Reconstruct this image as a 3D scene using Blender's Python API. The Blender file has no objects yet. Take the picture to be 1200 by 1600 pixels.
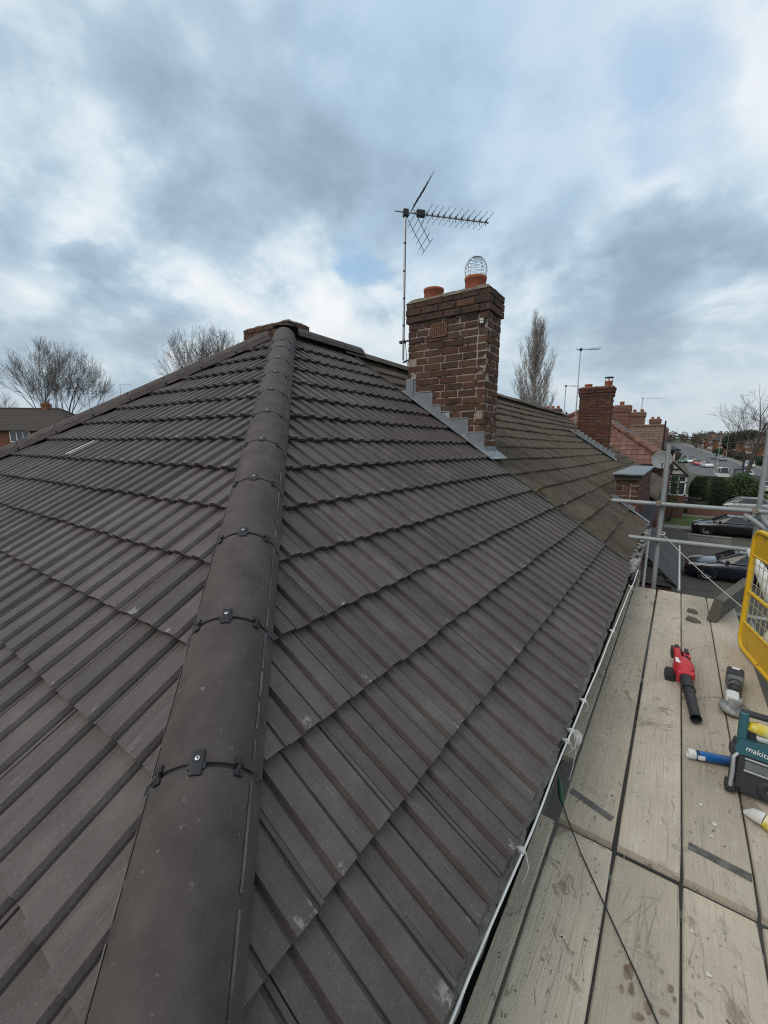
import bpy, bmesh, math, random
from mathutils import Matrix, Vector, noise
R = math.radians
# ---------------------------------------------------------------- camera, sky, sun, exposure
scene = bpy.context.scene
COL = scene.collection
CAM_POS = Vector((4.1782, -3.791, -1.3896)); F_PX = 654.3
YAW, PITCH, ROLL = R(34.93), R(9.01), R(0.48)
_f = Vector((-math.sin(YAW)*math.cos(PITCH), math.cos(YAW)*math.cos(PITCH), -math.sin(PITCH)))
_r = Vector((math.cos(YAW), math.sin(YAW), 0)); _u = _r.cross(_f)
RIGHT = math.cos(ROLL)*_r + math.sin(ROLL)*_u; UP = -math.sin(ROLL)*_r + math.cos(ROLL)*_u; FWD = _f
cam_data = bpy.data.cameras.new('camera'); cam = bpy.data.objects.new('camera', cam_data); COL.objects.link(cam)
cam_data.sensor_fit = 'VERTICAL'; cam_data.sensor_height = 36; cam_data.lens = F_PX/1600*36
cam_data.clip_start = 0.02; cam_data.clip_end = 5000
cam.matrix_world = Matrix(((RIGHT.x, UP.x, -FWD.x, CAM_POS.x), (RIGHT.y, UP.y, -FWD.y, CAM_POS.y), (RIGHT.z, UP.z, -FWD.z, CAM_POS.z), (0, 0, 0, 1)))
scene.camera = cam
scene.view_settings.view_transform = 'Standard'; scene.view_settings.look = 'None'
scene.cycles.use_denoising = False; scene.cycles.filter_width = 1.15; scene.cycles.use_adaptive_sampling = True; scene.cycles.adaptive_threshold = .012
scene.view_settings.exposure = 0.0; scene.view_settings.gamma = 1.0; scene.view_settings.use_curve_mapping = False

SUN_EL, SUN_AZ = R(46), R(205)          # compass-like: direction the light comes from, measured from +Y clockwise
sun_d = bpy.data.lights.new('sun', 'SUN'); sun_d.energy = 1.3; sun_d.angle = R(40); sun_d.color = (1, .90, .78)
sun = bpy.data.objects.new('sun', sun_d); COL.objects.link(sun)
_s = Vector((math.sin(SUN_AZ)*math.cos(SUN_EL), math.cos(SUN_AZ)*math.cos(SUN_EL), math.sin(SUN_EL)))
sun.rotation_euler = (-_s).to_track_quat('-Z', 'Y').to_euler()

def sky_dir(px, py):                    # a direction in the sky, in degrees-free vector form
    return (FWD + RIGHT*(px-600)/F_PX - UP*(py-800)/F_PX).normalized()

world = bpy.data.worlds.new('World'); scene.world = world; world.use_nodes = True
def build_sky():
    nt = world.node_tree; nt.nodes.clear(); N = nt.nodes.new; L = nt.links.new
    out = N('ShaderNodeOutputWorld'); bg = N('ShaderNodeBackground'); bg.inputs[1].default_value = 0.1
    L(bg.outputs[0], out.inputs[0])
    sky = N('ShaderNodeTexSky'); sky.sky_type = 'NISHITA'; sky.sun_disc = False
    sky.sun_elevation = SUN_EL; sky.sun_rotation = SUN_AZ; sky.air_density = 1.2; sky.dust_density = 1.5
    tc = N('ShaderNodeTexCoord')
    def mth(op, a, b=None, c=None, clamp=False):
        n = N('ShaderNodeMath'); n.operation = op; n.use_clamp = clamp
        for i, v in enumerate((a, b, c)):
            if v is None: continue
            if hasattr(v, 'default_value') or hasattr(v, 'links'): L(v, n.inputs[i])
            else: n.inputs[i].default_value = v
        return n.outputs[0]
    def vm(op, a, b):
        n = N('ShaderNodeVectorMath'); n.operation = op
        for i, v in enumerate((a, b)):
            if hasattr(v, 'links'): L(v, n.inputs[i])
            else: n.inputs[i].default_value = v
        return n
    sep = N('ShaderNodeSeparateXYZ'); L(tc.outputs['Generated'], sep.inputs[0])
    zc = mth('MAXIMUM', sep.outputs[2], 0.0)
    den = mth('ADD', zc, 0.42)
    cb = N('ShaderNodeCombineXYZ'); L(mth('DIVIDE', sep.outputs[0], den), cb.inputs[0]); L(mth('DIVIDE', sep.outputs[1], den), cb.inputs[1])
    cb.inputs[2].default_value = 3.7
    def nz(scale, detail, rough, dist=0.0, src=None, off=(0, 0, 0)):
        v = vm('ADD', src or cb.outputs[0], off).outputs[0]
        n = N('ShaderNodeTexNoise'); n.inputs['Scale'].default_value = scale; n.inputs['Detail'].default_value = detail
        n.inputs['Roughness'].default_value = rough; n.inputs['Distortion'].default_value = dist
        L(v, n.inputs['Vector']); return n
    # warp of the viewing direction so that the cloud masses get natural edges
    w1 = nz(2.2, 6, .55); wv = vm('SUBTRACT', w1.outputs['Color'], (.5, .5, .5)).outputs[0]
    ws = N('ShaderNodeVectorMath'); ws.operation = 'SCALE'; L(wv, ws.inputs[0]); ws.inputs['Scale'].default_value = .5
    dirw = vm('NORMALIZE', vm('ADD', tc.outputs['Generated'], ws.outputs[0]).outputs[0], (0, 0, 0)).outputs[0]
    def blob(px, py, r, wgt):
        d = sky_dir(px, py)
        dt = vm('DOT_PRODUCT', dirw, tuple(d)).outputs['Value']
        mr = N('ShaderNodeMapRange'); mr.interpolation_type = 'SMOOTHSTEP'; L(dt, mr.inputs['Value'])
        mr.inputs['From Min'].default_value = math.cos(r); mr.inputs['From Max'].default_value = math.cos(r*.25)
        mr.inputs['To Min'].default_value = 0; mr.inputs['To Max'].default_value = wgt
        return mr.outputs[0]
    def total(bl):
        acc = None
        for b in bl:
            o = blob(*b); acc = o if acc is None else mth('ADD', acc, o)
        return acc
    dark = total([(230,140,.25,.55),(430,210,.25,.55),(600,230,.24,.6),(480,330,.16,.5),(330,300,.17,.4),(60,140,.2,.4),
                  (90,460,.2,1.25),(230,495,.15,1.0),(880,370,.16,.55),(1030,300,.2,.6),(1010,430,.2,.6),(1150,330,.2,.6),(820,330,.13,.35),(560,500,.1,.35),(1150,480,.2,.3)])
    brt = total([(60,330,.2,.6),(210,390,.18,.55),(460,420,.18,.45),(1120,190,.2,.5),(960,280,.12,.7),(1130,170,.16,.5),(880,430,.12,.5),(150,60,.22,.35),(880,220,.2,.3),(1150,560,.2,.2)])
    blue = total([(605,390,.075,1.2),(1040,120,.11,.35),(760,140,.34,.3),(1000,60,.4,.15),(590,100,.25,.35)])
    n1 = nz(2.3, 10, .56, .4).outputs['Fac']; n2 = nz(5.6, 9, .58, .25, off=(9, 4, 2)).outputs['Fac']
    n3 = nz(13.0, 8, .6, .2, off=(3, 8, 5)).outputs['Fac']
    dens = mth('ADD', mth('MULTIPLY', mth('SUBTRACT', n1, .5), 2.3), mth('MULTIPLY', mth('SUBTRACT', n2, .5), 1.3))
    dens = mth('ADD', dens, mth('MULTIPLY', mth('SUBTRACT', n3, .5), .45))
    dens = mth('ADD', mth('ADD', dens, mth('MULTIPLY', mth('SUBTRACT', dark, brt), .60)), .28)
    dmap = N('ShaderNodeMapRange'); dmap.interpolation_type = 'SMOOTHSTEP'; L(dens, dmap.inputs['Value']); dmap.inputs['From Min'].default_value = -.62; dmap.inputs['From Max'].default_value = 1.75
    dens = dmap.outputs[0]
    dr = N('ShaderNodeValToRGB'); L(dens, dr.inputs[0]); e = dr.color_ramp.elements
    e[0].position = .08; e[0].color = (.93, .955, .965, 1); e[1].position = .95; e[1].color = (.315, .42, .53, 1)
    m = e.new(.36); m.color = (.69, .80, .875, 1); m = e.new(.60); m.color = (.475, .605, .72, 1)
    # thin places let the blue sky through
    gap = mth('MULTIPLY', blue, mth('MULTIPLY', mth('SUBTRACT', .95, dens), 1.5), None, True)
    gap = mth('MULTIPLY', gap, .85)
    sk = N('ShaderNodeVectorMath'); sk.operation = 'MULTIPLY'; L(sky.outputs[0], sk.inputs[0]); sk.inputs[1].default_value = (.30, .34, .36)
    cs = N('ShaderNodeVectorMath'); cs.operation = 'SCALE'; L(dr.outputs[0], cs.inputs[0]); cs.inputs['Scale'].default_value = 10.0
    thin = N('ShaderNodeMix'); thin.data_type = 'RGBA'; L(gap, thin.inputs['Factor']); L(cs.outputs[0], thin.inputs[6])
    bl = N('ShaderNodeMix'); bl.data_type = 'RGBA'; bl.inputs['Factor'].default_value = .22
    bl.inputs[6].default_value = (3.5, 6.1, 9.2, 1); L(sk.outputs[0], bl.inputs[7])
    L(bl.outputs[2], thin.inputs[7])
    # greyer, paler air near the horizon
    hz = N('ShaderNodeMapRange'); L(sep.outputs[2], hz.inputs['Value']); hz.inputs['From Min'].default_value = 0.0; hz.inputs['From Max'].default_value = .3
    hz.inputs['To Min'].default_value = .75; hz.inputs['To Max'].default_value = 0.0
    mh = N('ShaderNodeMix'); mh.data_type = 'RGBA'; L(hz.outputs[0], mh.inputs['Factor']); L(thin.outputs[2], mh.inputs[6]); mh.inputs[7].default_value = (4.6, 5.6, 6.2, 1)
    L(mh.outputs[2], bg.inputs[0])
build_sky()

# ---------------------------------------------------------------- materials
MATS = {}
def srgb(r, g, b): return tuple(((c/255)/12.92 if c/255 <= .04045 else ((c/255+.055)/1.055)**2.4) for c in (r, g, b))
def mat(name, c1, c2=None, scale=8.0, rough=.8, bump=0.0, bscale=None, rnd=0.0, metal=0.0, stretch=(1, 1, 1), spec=.3, c3=None, s3=3.0, t3=.62, w3=.06, st3=(1, 1, 1), alpha=None, coat=0.0, detail=6.0, contrast=.25, world=False):
    """principled material: two noise-mixed colours, a sparse third colour (stains, scuffs), per-object value jitter, bump"""
    m = bpy.data.materials.new(name); m.use_nodes = True; nt = m.node_tree; N = nt.nodes.new; L = nt.links.new
    b = nt.nodes['Principled BSDF']; b.inputs['Roughness'].default_value = rough; b.inputs['Metallic'].default_value = metal
    b.inputs['Specular IOR Level'].default_value = spec
    if coat: b.inputs['Coat Weight'].default_value = coat; b.inputs['Coat Roughness'].default_value = .05
    MATS[name] = m
    c2 = c2 or c1
    tc = N('ShaderNodeTexCoord'); oi = N('ShaderNodeObjectInfo')
    off = N('ShaderNodeVectorMath'); off.operation = 'MULTIPLY_ADD'
    comb = N('ShaderNodeCombineXYZ')
    for i, k in enumerate((37.0, 91.0, 53.0)):
        mm = N('ShaderNodeMath'); mm.operation = 'MULTIPLY'; L(oi.outputs['Random'], mm.inputs[0]); mm.inputs[1].default_value = k; L(mm.outputs[0], comb.inputs[i])
    base = N('ShaderNodeVectorMath'); base.operation = 'ADD'; 
    if world:
        ge = N('ShaderNodeNewGeometry'); L(ge.outputs['Position'], base.inputs[0])
    else:
        L(tc.outputs['Object'], base.inputs[0]); L(comb.outputs[0], base.inputs[1])
    def noise_(s, st, det=detail, rg=.6):
        mp = N('ShaderNodeMapping'); mp.inputs['Scale'].default_value = st; L(base.outputs[0], mp.inputs[0])
        n = N('ShaderNodeTexNoise'); n.inputs['Scale'].default_value = s; n.inputs['Detail'].default_value = det; n.inputs['Roughness'].default_value = rg
        L(mp.outputs[0], n.inputs['Vector']); return n.outputs['Fac']
    n1 = noise_(scale, stretch)
    mr = N('ShaderNodeMapRange'); L(n1, mr.inputs['Value']); mr.inputs['From Min'].default_value = .5-contrast; mr.inputs['From Max'].default_value = .5+contrast
    mx = N('ShaderNodeMix'); mx.data_type = 'RGBA'; L(mr.outputs[0], mx.inputs['Factor']); mx.inputs[6].default_value = (*c1, 1); mx.inputs[7].default_value = (*c2, 1)
    col = mx.outputs[2]
    if c3:
        n3 = noise_(s3, st3, 8.0, .65)
        m3 = N('ShaderNodeMapRange'); L(n3, m3.inputs['Value']); m3.inputs['From Min'].default_value = t3; m3.inputs['From Max'].default_value = t3+w3
        x3 = N('ShaderNodeMix'); x3.data_type = 'RGBA'; L(m3.outputs[0], x3.inputs['Factor']); L(col, x3.inputs[6]); x3.inputs[7].default_value = (*c3, 1)
        col = x3.outputs[2]
    if rnd:
        h = N('ShaderNodeHueSaturation'); a = N('ShaderNodeMapRange'); L(oi.outputs['Random'], a.inputs['Value'])
        a.inputs['To Min'].default_value = 1-rnd; a.inputs['To Max'].default_value = 1+rnd; L(a.outputs[0], h.inputs['Value']); L(col, h.inputs['Color']); col = h.outputs[0]
    L(col, b.inputs['Base Color'])
    if bump:
        bn = noise_(bscale or scale*4, stretch); bp = N('ShaderNodeBump'); bp.inputs['Strength'].default_value = bump; bp.inputs['Distance'].default_value = .01
        L(bn, bp.inputs['Height']); L(bp.outputs[0], b.inputs['Normal'])
    if alpha is not None: b.inputs['Alpha'].default_value = alpha
    return m

mat('tile_old', (.076, .063, .052), (.135, .112, .091), 6, .95, .6, 60, rnd=.16, spec=.1, c3=(.12, .107, .075), s3=2.2, t3=.56, w3=.14, world=True)
mat('tile_moss', (.085, .078, .05), (.15, .135, .06), 14, 1, .8, 60, rnd=.2, spec=.1, c3=(.26, .24, .12), s3=9, t3=.6, w3=.1)
mat('hip_tile', (.048, .0400, .0375), (.094, .0785, .0735), 9, .78, .45, 330, rnd=.07, spec=.3, c3=(.15, .138, .13), s3=42, t3=.64, w3=.06)
mat('cement_edge', (.058, .052, .049), (.165, .155, .145), 16, .9, .4, 60, stretch=(1, .5, 1), contrast=.12)
mat('cement_scuff', (.20, .195, .19), (.32, .31, .30), 30, .95, .4, 80)
mat('black_plastic', (.017, .018, .020), (.026, .027, .03), 20, .45, .1)
mat('steel_screw', (.55, .55, .55), rough=.35, metal=.9)
mat('underlay', (.02, .02, .021), rough=.9)
mat('brick_main', (.082, .044, .031), (.128, .070, .050), 16, .95, .9, 60, rnd=.18, spec=.15, c3=(.045, .036, .03), s3=5, t3=.55, w3=.15)
mat('brick_dark', (.066, .040, .032), (.104, .062, .050), 16, .95, .9, 60, rnd=.20, spec=.15, c3=(.035, .032, .03), s3=6, t3=.52, w3=.15)
mat('brick_red', (.082, .034, .026), (.130, .054, .041), 14, .95, .7, 50, rnd=.22, spec=.15, c3=(.05, .033, .028), s3=6, t3=.6, w3=.12)
mat('mortar', (.27, .225, .185), (.37, .315, .26), 20, 1, .8, 60, spec=.1, c3=(.068, .044, .035), s3=5, t3=.50, w3=.05, world=True)
mat('mortar_dark', (.045, .040, .036), (.085, .075, .066), 20, 1, .8, 60, spec=.1)
mat('flaunching', (.115, .10, .078), (.20, .18, .145), 12, 1, 1.0, 40, spec=.1, c3=(.06, .055, .045), s3=8, t3=.55, w3=.1)
mat('terracotta', (.29, .085, .045), (.38, .125, .066), 6, .85, .2, rnd=.1, c3=(.16, .06, .04), s3=5, t3=.62, w3=.12)
mat('airbrick', (.17, .085, .055), (.22, .11, .072), 9, .9)
mat('lead', (.125, .140, .155), (.215, .232, .25), 7, .55, .25, 25, spec=.4, c3=(.42, .44, .46), s3=9, t3=.62, w3=.1)
mat('aluminium', (.42, .43, .44), (.52, .53, .54), 14, .4, metal=.7)
mat('steel_dark', (.05, .05, .055), (.09, .085, .08), 14, .6, metal=.3)
mat('steel_band', (.07, .068, .064), (.16, .155, .145), 30, .75, .4, 60, contrast=.15)
mat('scratch_dark', (.19, .165, .13), (.30, .265, .215), 30, .9)
mat('stain_brown', (.13, .09, .06), (.24, .19, .14), 40, .8, contrast=.12)
mat('splash_pale', (.50, .46, .39), (.60, .56, .49), 30, .95)
mat('cable_white', (.66, .66, .64), (.80, .80, .78), 12, .5)
mat('galv', (.235, .255, .255), (.34, .36, .355), 7, .55, .15, 40, metal=.35, spec=.4, c3=(.16, .12, .09), s3=6, t3=.66, w3=.06)
mat('rusty', (.16, .085, .05), (.27, .24, .22), 9, .8, .4, metal=.2)
mat('dish_grey', (.20, .21, .215), (.27, .28, .285), 9, .6)
mat('white_plastic', (.55, .55, .53), (.66, .66, .64), 9, .45, c3=(.42, .41, .38), s3=7, t3=.62, w3=.1)
mat('white_paint', (.66, .67, .66), (.76, .76, .75), 5, .6)
mat('glass', (.03, .04, .05), (.05, .06, .07), 2, .06, spec=.8)
mat('glass_car', (.02, .025, .03), (.03, .035, .04), 2, .05, spec=.55)
mat('asphalt', (.085, .086, .088), (.125, .126, .128), 1.2, .9, .4, 40, world=True, c3=(.16, .16, .16), s3=.35, t3=.55, w3=.12)
mat('driveway', (.058, .054, .049), (.095, .088, .078), 1.4, .95, .4, 30, world=True, c3=(.04, .038, .034), s3=.8, t3=.58, w3=.1)
mat('concrete', (.17, .165, .155), (.27, .265, .25), 2.2, .95, .4, 30, world=True, c3=(.12, .115, .105), s3=1.5, t3=.6, w3=.08)
mat('paving', (.15, .145, .135), (.22, .215, .20), 1.2, .95, .3, 20, world=True)
mat('grass', (.035, .06, .018), (.075, .115, .03), 3, 1, .6, 25, world=True, c3=(.12, .11, .05), s3=1.6, t3=.6, w3=.1)
mat('earth_ground', (.05, .055, .032), (.09, .085, .055), .4, 1, .4, 5, world=True)
mat('render_cream', (.46, .42, .36), (.54, .5, .43), 3, .9)
mat('roof_slate', (.045, .043, .045), (.075, .07, .072), 4, .75, .4, 14, rnd=.1)
mat('roof_red', (.115, .058, .044), (.185, .096, .074), 5, .95, .5, 30, rnd=.2, c3=(.09, .05, .035), s3=4, t3=.58, w3=.12)
mat('roof_brown', (.105, .066, .046), (.16, .105, .075), 5, .95, .5, 30, rnd=.2, c3=(.06, .05, .035), s3=4, t3=.58, w3=.12)
mat('roof_dark', (.052, .042, .038), (.078, .064, .058), 5, .9, .5, 30, rnd=.15)
mat('brick_far', (.15, .062, .038), (.23, .10, .062), 1.5, .95, .3, 20, rnd=.15)
mat('tile_hung', (.10, .026, .024), (.14, .042, .036), 8, .9, .4, 30)
mat('wood_dark', (.035, .03, .027), (.075, .065, .055), 4, .9, .5, 60, stretch=(6, 6, 1))
mat('bark', (.055, .048, .042), (.10, .09, .078), 6, 1, .5)
mat('bark_pale', (.20, .175, .155), (.32, .285, .255), 6, 1, .4)
mat('twig', (.080, .066, .056), (.13, .11, .094), 4, 1)
mat('leaf_dark', (.012, .022, .010), (.030, .050, .018), 3, .7, spec=.3)
mat('leaf_green', (.022, .042, .016), (.060, .095, .030), 3, .7, spec=.3)
mat('leaf_yellow', (.10, .11, .025), (.19, .18, .04), 3, .8)
mat('hedge_leaf', (.010, .018, .008), (.026, .042, .016), 3, .8, spec=.3)
mat('wood_far', (.045, .035, .028), (.085, .064, .05), .25, 1, .3, 4)
mat('wood_far_green', (.025, .036, .02), (.05, .06, .034), .25, 1, .3, 4)
mat('yellow_paint', (.62, .37, .012), (.70, .43, .02), 7, .5, .15, 30, spec=.4, c3=(.20, .10, .03), s3=9, t3=.60, w3=.05)
mat('yellow_panel', (.60, .36, .012), (.68, .41, .018), 3, .5, spec=.4, c3=(.36, .23, .04), s3=7, t3=.58, w3=.10)
mat('wire_mesh', (.42, .38, .22), (.55, .50, .32), 9, .5, metal=.4)
mat('rope', (.46, .44, .39), (.62, .6, .54), 30, 1)
mat('red_plastic', (.42, .018, .028), (.52, .032, .04), 9, .42, .1, spec=.5, c3=(.30, .10, .09), s3=14, t3=.68, w3=.05)
mat('dark_rubber', (.020, .020, .023), (.040, .040, .044), 14, .55, .2, c3=(.12, .115, .11), s3=9, t3=.66, w3=.08)
mat('teal_plastic', (.012, .075, .095), (.018, .095, .118), 9, .4, spec=.5, c3=(.06, .13, .14), s3=14, t3=.68, w3=.06)
mat('grey_plastic', (.10, .105, .11), (.15, .155, .16), 9, .45, spec=.4, c3=(.24, .24, .23), s3=12, t3=.66, w3=.08)
mat('silver_plastic', (.32, .33, .34), (.42, .43, .44), 9, .35, metal=.4)
mat('blue_label', (.012, .10, .33), (.018, .13, .40), 9, .3, spec=.5)
mat('yellow_label', (.58, .45, .03), (.72, .66, .42), 14, .5, .5, 30, contrast=.1)
mat('white_film', (.52, .53, .51), (.68, .69, .67), 18, .4, .8, 30, spec=.5)
mat('dusty_tool', (.09, .10, .105), (.34, .35, .34), 18, .85, .3, contrast=.15)
mat('green_handle', (.035, .09, .055), (.05, .13, .08), 9, .5)
mat('slate_piece', (.085, .075, .068), (.15, .135, .12), 14, .9, .5)
mat('paint_navy', (.006, .009, .020), (.008, .011, .024), 3, .22, spec=.6, coat=.6)
mat('paint_black', (.006, .006, .008), rough=.22, spec=.6, coat=.6)
mat('paint_white', (.66, .67, .68), rough=.3, spec=.5, coat=.4)
mat('paint_red', (.42, .02, .02), rough=.3, spec=.5, coat=.4)
mat('paint_silver', (.36, .37, .38), rough=.3, metal=.4, coat=.4)
mat('paint_blue', (.02, .06, .20), rough=.3, coat=.4)
mat('paint_green', (.02, .09, .06), rough=.35, coat=.3)
mat('tyre', (.012, .012, .013), rough=.85)
mat('alloy', (.38, .39, .40), (.46, .47, .48), 9, .3, metal=.7)
mat('lamp_lens', (.62, .66, .70), rough=.08, spec=.9)
mat('tail_lens', (.35, .012, .012), rough=.15, spec=.8)
mat('timber_grey', (.085, .078, .068), (.15, .138, .12), 4, .9, .6, 60, stretch=(6, 1, 6))
mat('debris', (.10, .095, .084), (.27, .26, .235), 20, 1, 1.0, 60)
mat('moss', (.028, .036, .016), (.07, .075, .035), 20, 1, 1.0, 60)
mat('gutter_grey', (.028, .030, .028), (.06, .062, .056), 9, .7, .3)
mat('mark_paint', (.55, .55, .53), rough=.9, world=True)


def tile_material():
    """concrete roof tile: mottled through-colour, run-marks down the slope, scratches, cement scuffs on the leading ends of the rolls"""
    m = bpy.data.materials.new('tile_new'); m.use_nodes = True; nt = m.node_tree; N = nt.nodes.new; L = nt.links.new; MATS['tile_new'] = m
    b = nt.nodes['Principled BSDF']; b.inputs['Roughness'].default_value = .66; b.inputs['Specular IOR Level'].default_value = .35
    tc = N('ShaderNodeTexCoord'); oi = N('ShaderNodeObjectInfo'); cb = N('ShaderNodeCombineXYZ')
    for i, k in enumerate((37.0, 91.0, 53.0)):
        q = N('ShaderNodeMath'); q.operation = 'MULTIPLY'; q.inputs[1].default_value = k; L(oi.outputs['Random'], q.inputs[0]); L(q.outputs[0], cb.inputs[i])
    ad = N('ShaderNodeVectorMath'); ad.operation = 'ADD'; L(tc.outputs['Object'], ad.inputs[0]); L(cb.outputs[0], ad.inputs[1])
    def nz(s, st=(1, 1, 1), det=6, rg=.6, rot=0):
        mp = N('ShaderNodeMapping'); mp.inputs['Scale'].default_value = st; mp.inputs['Rotation'].default_value = (0, 0, rot); L(ad.outputs[0], mp.inputs[0])
        n = N('ShaderNodeTexNoise'); n.inputs['Scale'].default_value = s; n.inputs['Detail'].default_value = det; n.inputs['Roughness'].default_value = rg; L(mp.outputs[0], n.inputs['Vector']); return n.outputs['Fac']
    def ramp(f, a, c):
        mr = N('ShaderNodeMapRange'); L(f, mr.inputs['Value']); mr.inputs['From Min'].default_value = a; mr.inputs['From Max'].default_value = c; return mr.outputs[0]
    def mul(a, c):
        q = N('ShaderNodeMath'); q.operation = 'MULTIPLY'; L(a, q.inputs[0])
        if isinstance(c, float): q.inputs[1].default_value = c
        else: L(c, q.inputs[1])
        return q.outputs[0]
    def mix(f, a, c):
        x = N('ShaderNodeMix'); x.data_type = 'RGBA'; L(f, x.inputs['Factor'])
        for i, v in ((6, a), (7, c)):
            if isinstance(v, tuple): x.inputs[i].default_value = (*v, 1)
            else: L(v, x.inputs[i])
        return x.outputs[2]
    sp = N('ShaderNodeSeparateXYZ'); L(tc.outputs['Object'], sp.inputs[0])
    col = mix(ramp(nz(7), .3, .7), (.0615, .0505, .048), (.090, .0745, .071))
    col = mix(mul(ramp(nz(10, (4, .5, 1)), .50, .72), .45), col, (.112, .098, .094))
    col = mix(mul(ramp(nz(190, (1, 1, 1), 3), .60, .68), .55), col, (.15, .138, .13))
    col = mix(mul(ramp(nz(120, (1, 1, 1), 3), .60, .66), .5), col, (.038, .033, .031))
    col = mix(mul(ramp(nz(3.5, (1, 1, 1), 7, .7), .55, .68), .45), col, (.115, .103, .096))
    col = mix(mul(ramp(nz(9, (9, .55, 1), 7, .7, .12), .645, .685), .6), col, (.21, .195, .186))
    col = mix(mul(ramp(nz(13, (7, .7, 1), 7, .7, -.35), .70, .73), .6), col, (.22, .205, .195))
    # leading ends of the rolls: x modulo .15 in the roll, y close to the tail
    md = N('ShaderNodeMath'); md.operation = 'MODULO'; md.inputs[1].default_value = .15; L(sp.outputs[0], md.inputs[0])
    roll = mul(ramp(md.outputs[0], .058, .064), ramp(md.outputs[0], .122, .114))
    end = ramp(sp.outputs[1], .045, .025)
    sc_ = mul(mul(roll, end), ramp(nz(24, (1, .8, 1), 8, .75), .50, .55))
    sc2 = mul(ramp(nz(9, (1, .2, 1), 1), .60, .63), sc_)
    col = mix(mul(sc2, .8), col, (.25, .235, .222))
    hs = N('ShaderNodeHueSaturation'); mr = N('ShaderNodeMapRange'); L(oi.outputs['Random'], mr.inputs['Value']); mr.inputs['To Min'].default_value = .82; mr.inputs['To Max'].default_value = 1.16
    L(mr.outputs[0], hs.inputs['Value']); L(col, hs.inputs['Color']); L(hs.outputs[0], b.inputs['Base Color'])
    bp = N('ShaderNodeBump'); bp.inputs['Strength'].default_value = .35; bp.inputs['Distance'].default_value = .004; L(nz(140, (1, 1, 1), 4), bp.inputs['Height'])
    b2 = N('ShaderNodeBump'); b2.inputs['Strength'].default_value = .25; b2.inputs['Distance'].default_value = .01; L(nz(12, (2, .6, 1), 4), b2.inputs['Height']); L(bp.outputs[0], b2.inputs['Normal']); L(b2.outputs[0], b.inputs['Normal'])
tile_material()

def timber_material():
    m = bpy.data.materials.new('board_timber'); m.use_nodes = True; nt = m.node_tree; N = nt.nodes.new; L = nt.links.new; MATS['board_timber'] = m
    b = nt.nodes['Principled BSDF']; b.inputs['Roughness'].default_value = .88; b.inputs['Specular IOR Level'].default_value = .2
    ge = N('ShaderNodeNewGeometry'); oi = N('ShaderNodeObjectInfo')
    cb = N('ShaderNodeCombineXYZ'); mm = N('ShaderNodeMath'); mm.operation = 'MULTIPLY'; mm.inputs[1].default_value = 71; L(oi.outputs['Random'], mm.inputs[0]); L(mm.outputs[0], cb.inputs[2])
    ad = N('ShaderNodeVectorMath'); ad.operation = 'ADD'; L(ge.outputs['Position'], ad.inputs[0]); L(cb.outputs[0], ad.inputs[1])
    def nz(s, st, det=8, rg=.6, dist=0):
        mp = N('ShaderNodeMapping'); mp.inputs['Scale'].default_value = st; L(ad.outputs[0], mp.inputs[0])
        n = N('ShaderNodeTexNoise'); n.inputs['Scale'].default_value = s; n.inputs['Detail'].default_value = det; n.inputs['Roughness'].default_value = rg; n.inputs['Distortion'].default_value = dist
        L(mp.outputs[0], n.inputs['Vector']); return n.outputs['Fac']
    def ramp(f, a, c):
        mr = N('ShaderNodeMapRange'); L(f, mr.inputs['Value']); mr.inputs['From Min'].default_value = a; mr.inputs['From Max'].default_value = c; return mr.outputs[0]
    def mix(f, a, c, k=1.0, mode='MIX'):
        x = N('ShaderNodeMix'); x.data_type = 'RGBA'; x.blend_type = mode
        if k != 1.0:
            q = N('ShaderNodeMath'); q.operation = 'MULTIPLY'; q.inputs[1].default_value = k; L(f, q.inputs[0]); f = q.outputs[0]
        L(f, x.inputs['Factor'])
        for i, v in ((6, a), (7, c)):
            if isinstance(v, tuple): x.inputs[i].default_value = (*v, 1)
            else: L(v, x.inputs[i])
        return x.outputs[2]
    col = mix(ramp(nz(2.0, (1, .6, 1)), .3, .7), (.435, .378, .295), (.585, .515, .41))
    col = mix(ramp(nz(3.2, (1, .5, 1), 6), .50, .70), col, (.345, .310, .258), .7)
    col = mix(ramp(nz(15, (9, .22, 1), 8, .65, .3), .36, .64), col, (.30, .27, .225), .38)
    col = mix(ramp(nz(20, (9, .16, 1), 6, .7), .62, .67), col, (.085, .072, .056), .75)
    col = mix(ramp(nz(7, (1, 1, 1), 9, .75), .60, .66), col, (.22, .195, .16), .5)
    col = mix(ramp(nz(2.6, (1, .7, 1), 9, .72, 1.2), .595, .63), col, (.17, .125, .085), .6)
    col = mix(ramp(nz(34, (1, 1, 1), 3, .5), .71, .74), col, (.075, .062, .05), .8)
    col = mix(ramp(nz(12, (1, 1, 1), 9, .78), .57, .70), col, (.66, .62, .55), .45)
    col = mix(ramp(nz(8, (2.4, .9, 1), 2, .5, 2.0), .705, .715), col, (.10, .085, .068), .6)
    hs = N('ShaderNodeHueSaturation'); mr = N('ShaderNodeMapRange'); L(oi.outputs['Random'], mr.inputs['Value']); mr.inputs['To Min'].default_value = .86; mr.inputs['To Max'].default_value = 1.1
    L(mr.outputs[0], hs.inputs['Value']); L(col, hs.inputs['Color']); L(hs.outputs[0], b.inputs['Base Color'])
    bp = N('ShaderNodeBump'); bp.inputs['Strength'].default_value = .8; bp.inputs['Distance'].default_value = .005
    L(nz(22, (8, .3, 1), 8, .7), bp.inputs['Height']); L(bp.outputs[0], b.inputs['Normal'])
timber_material()

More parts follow.
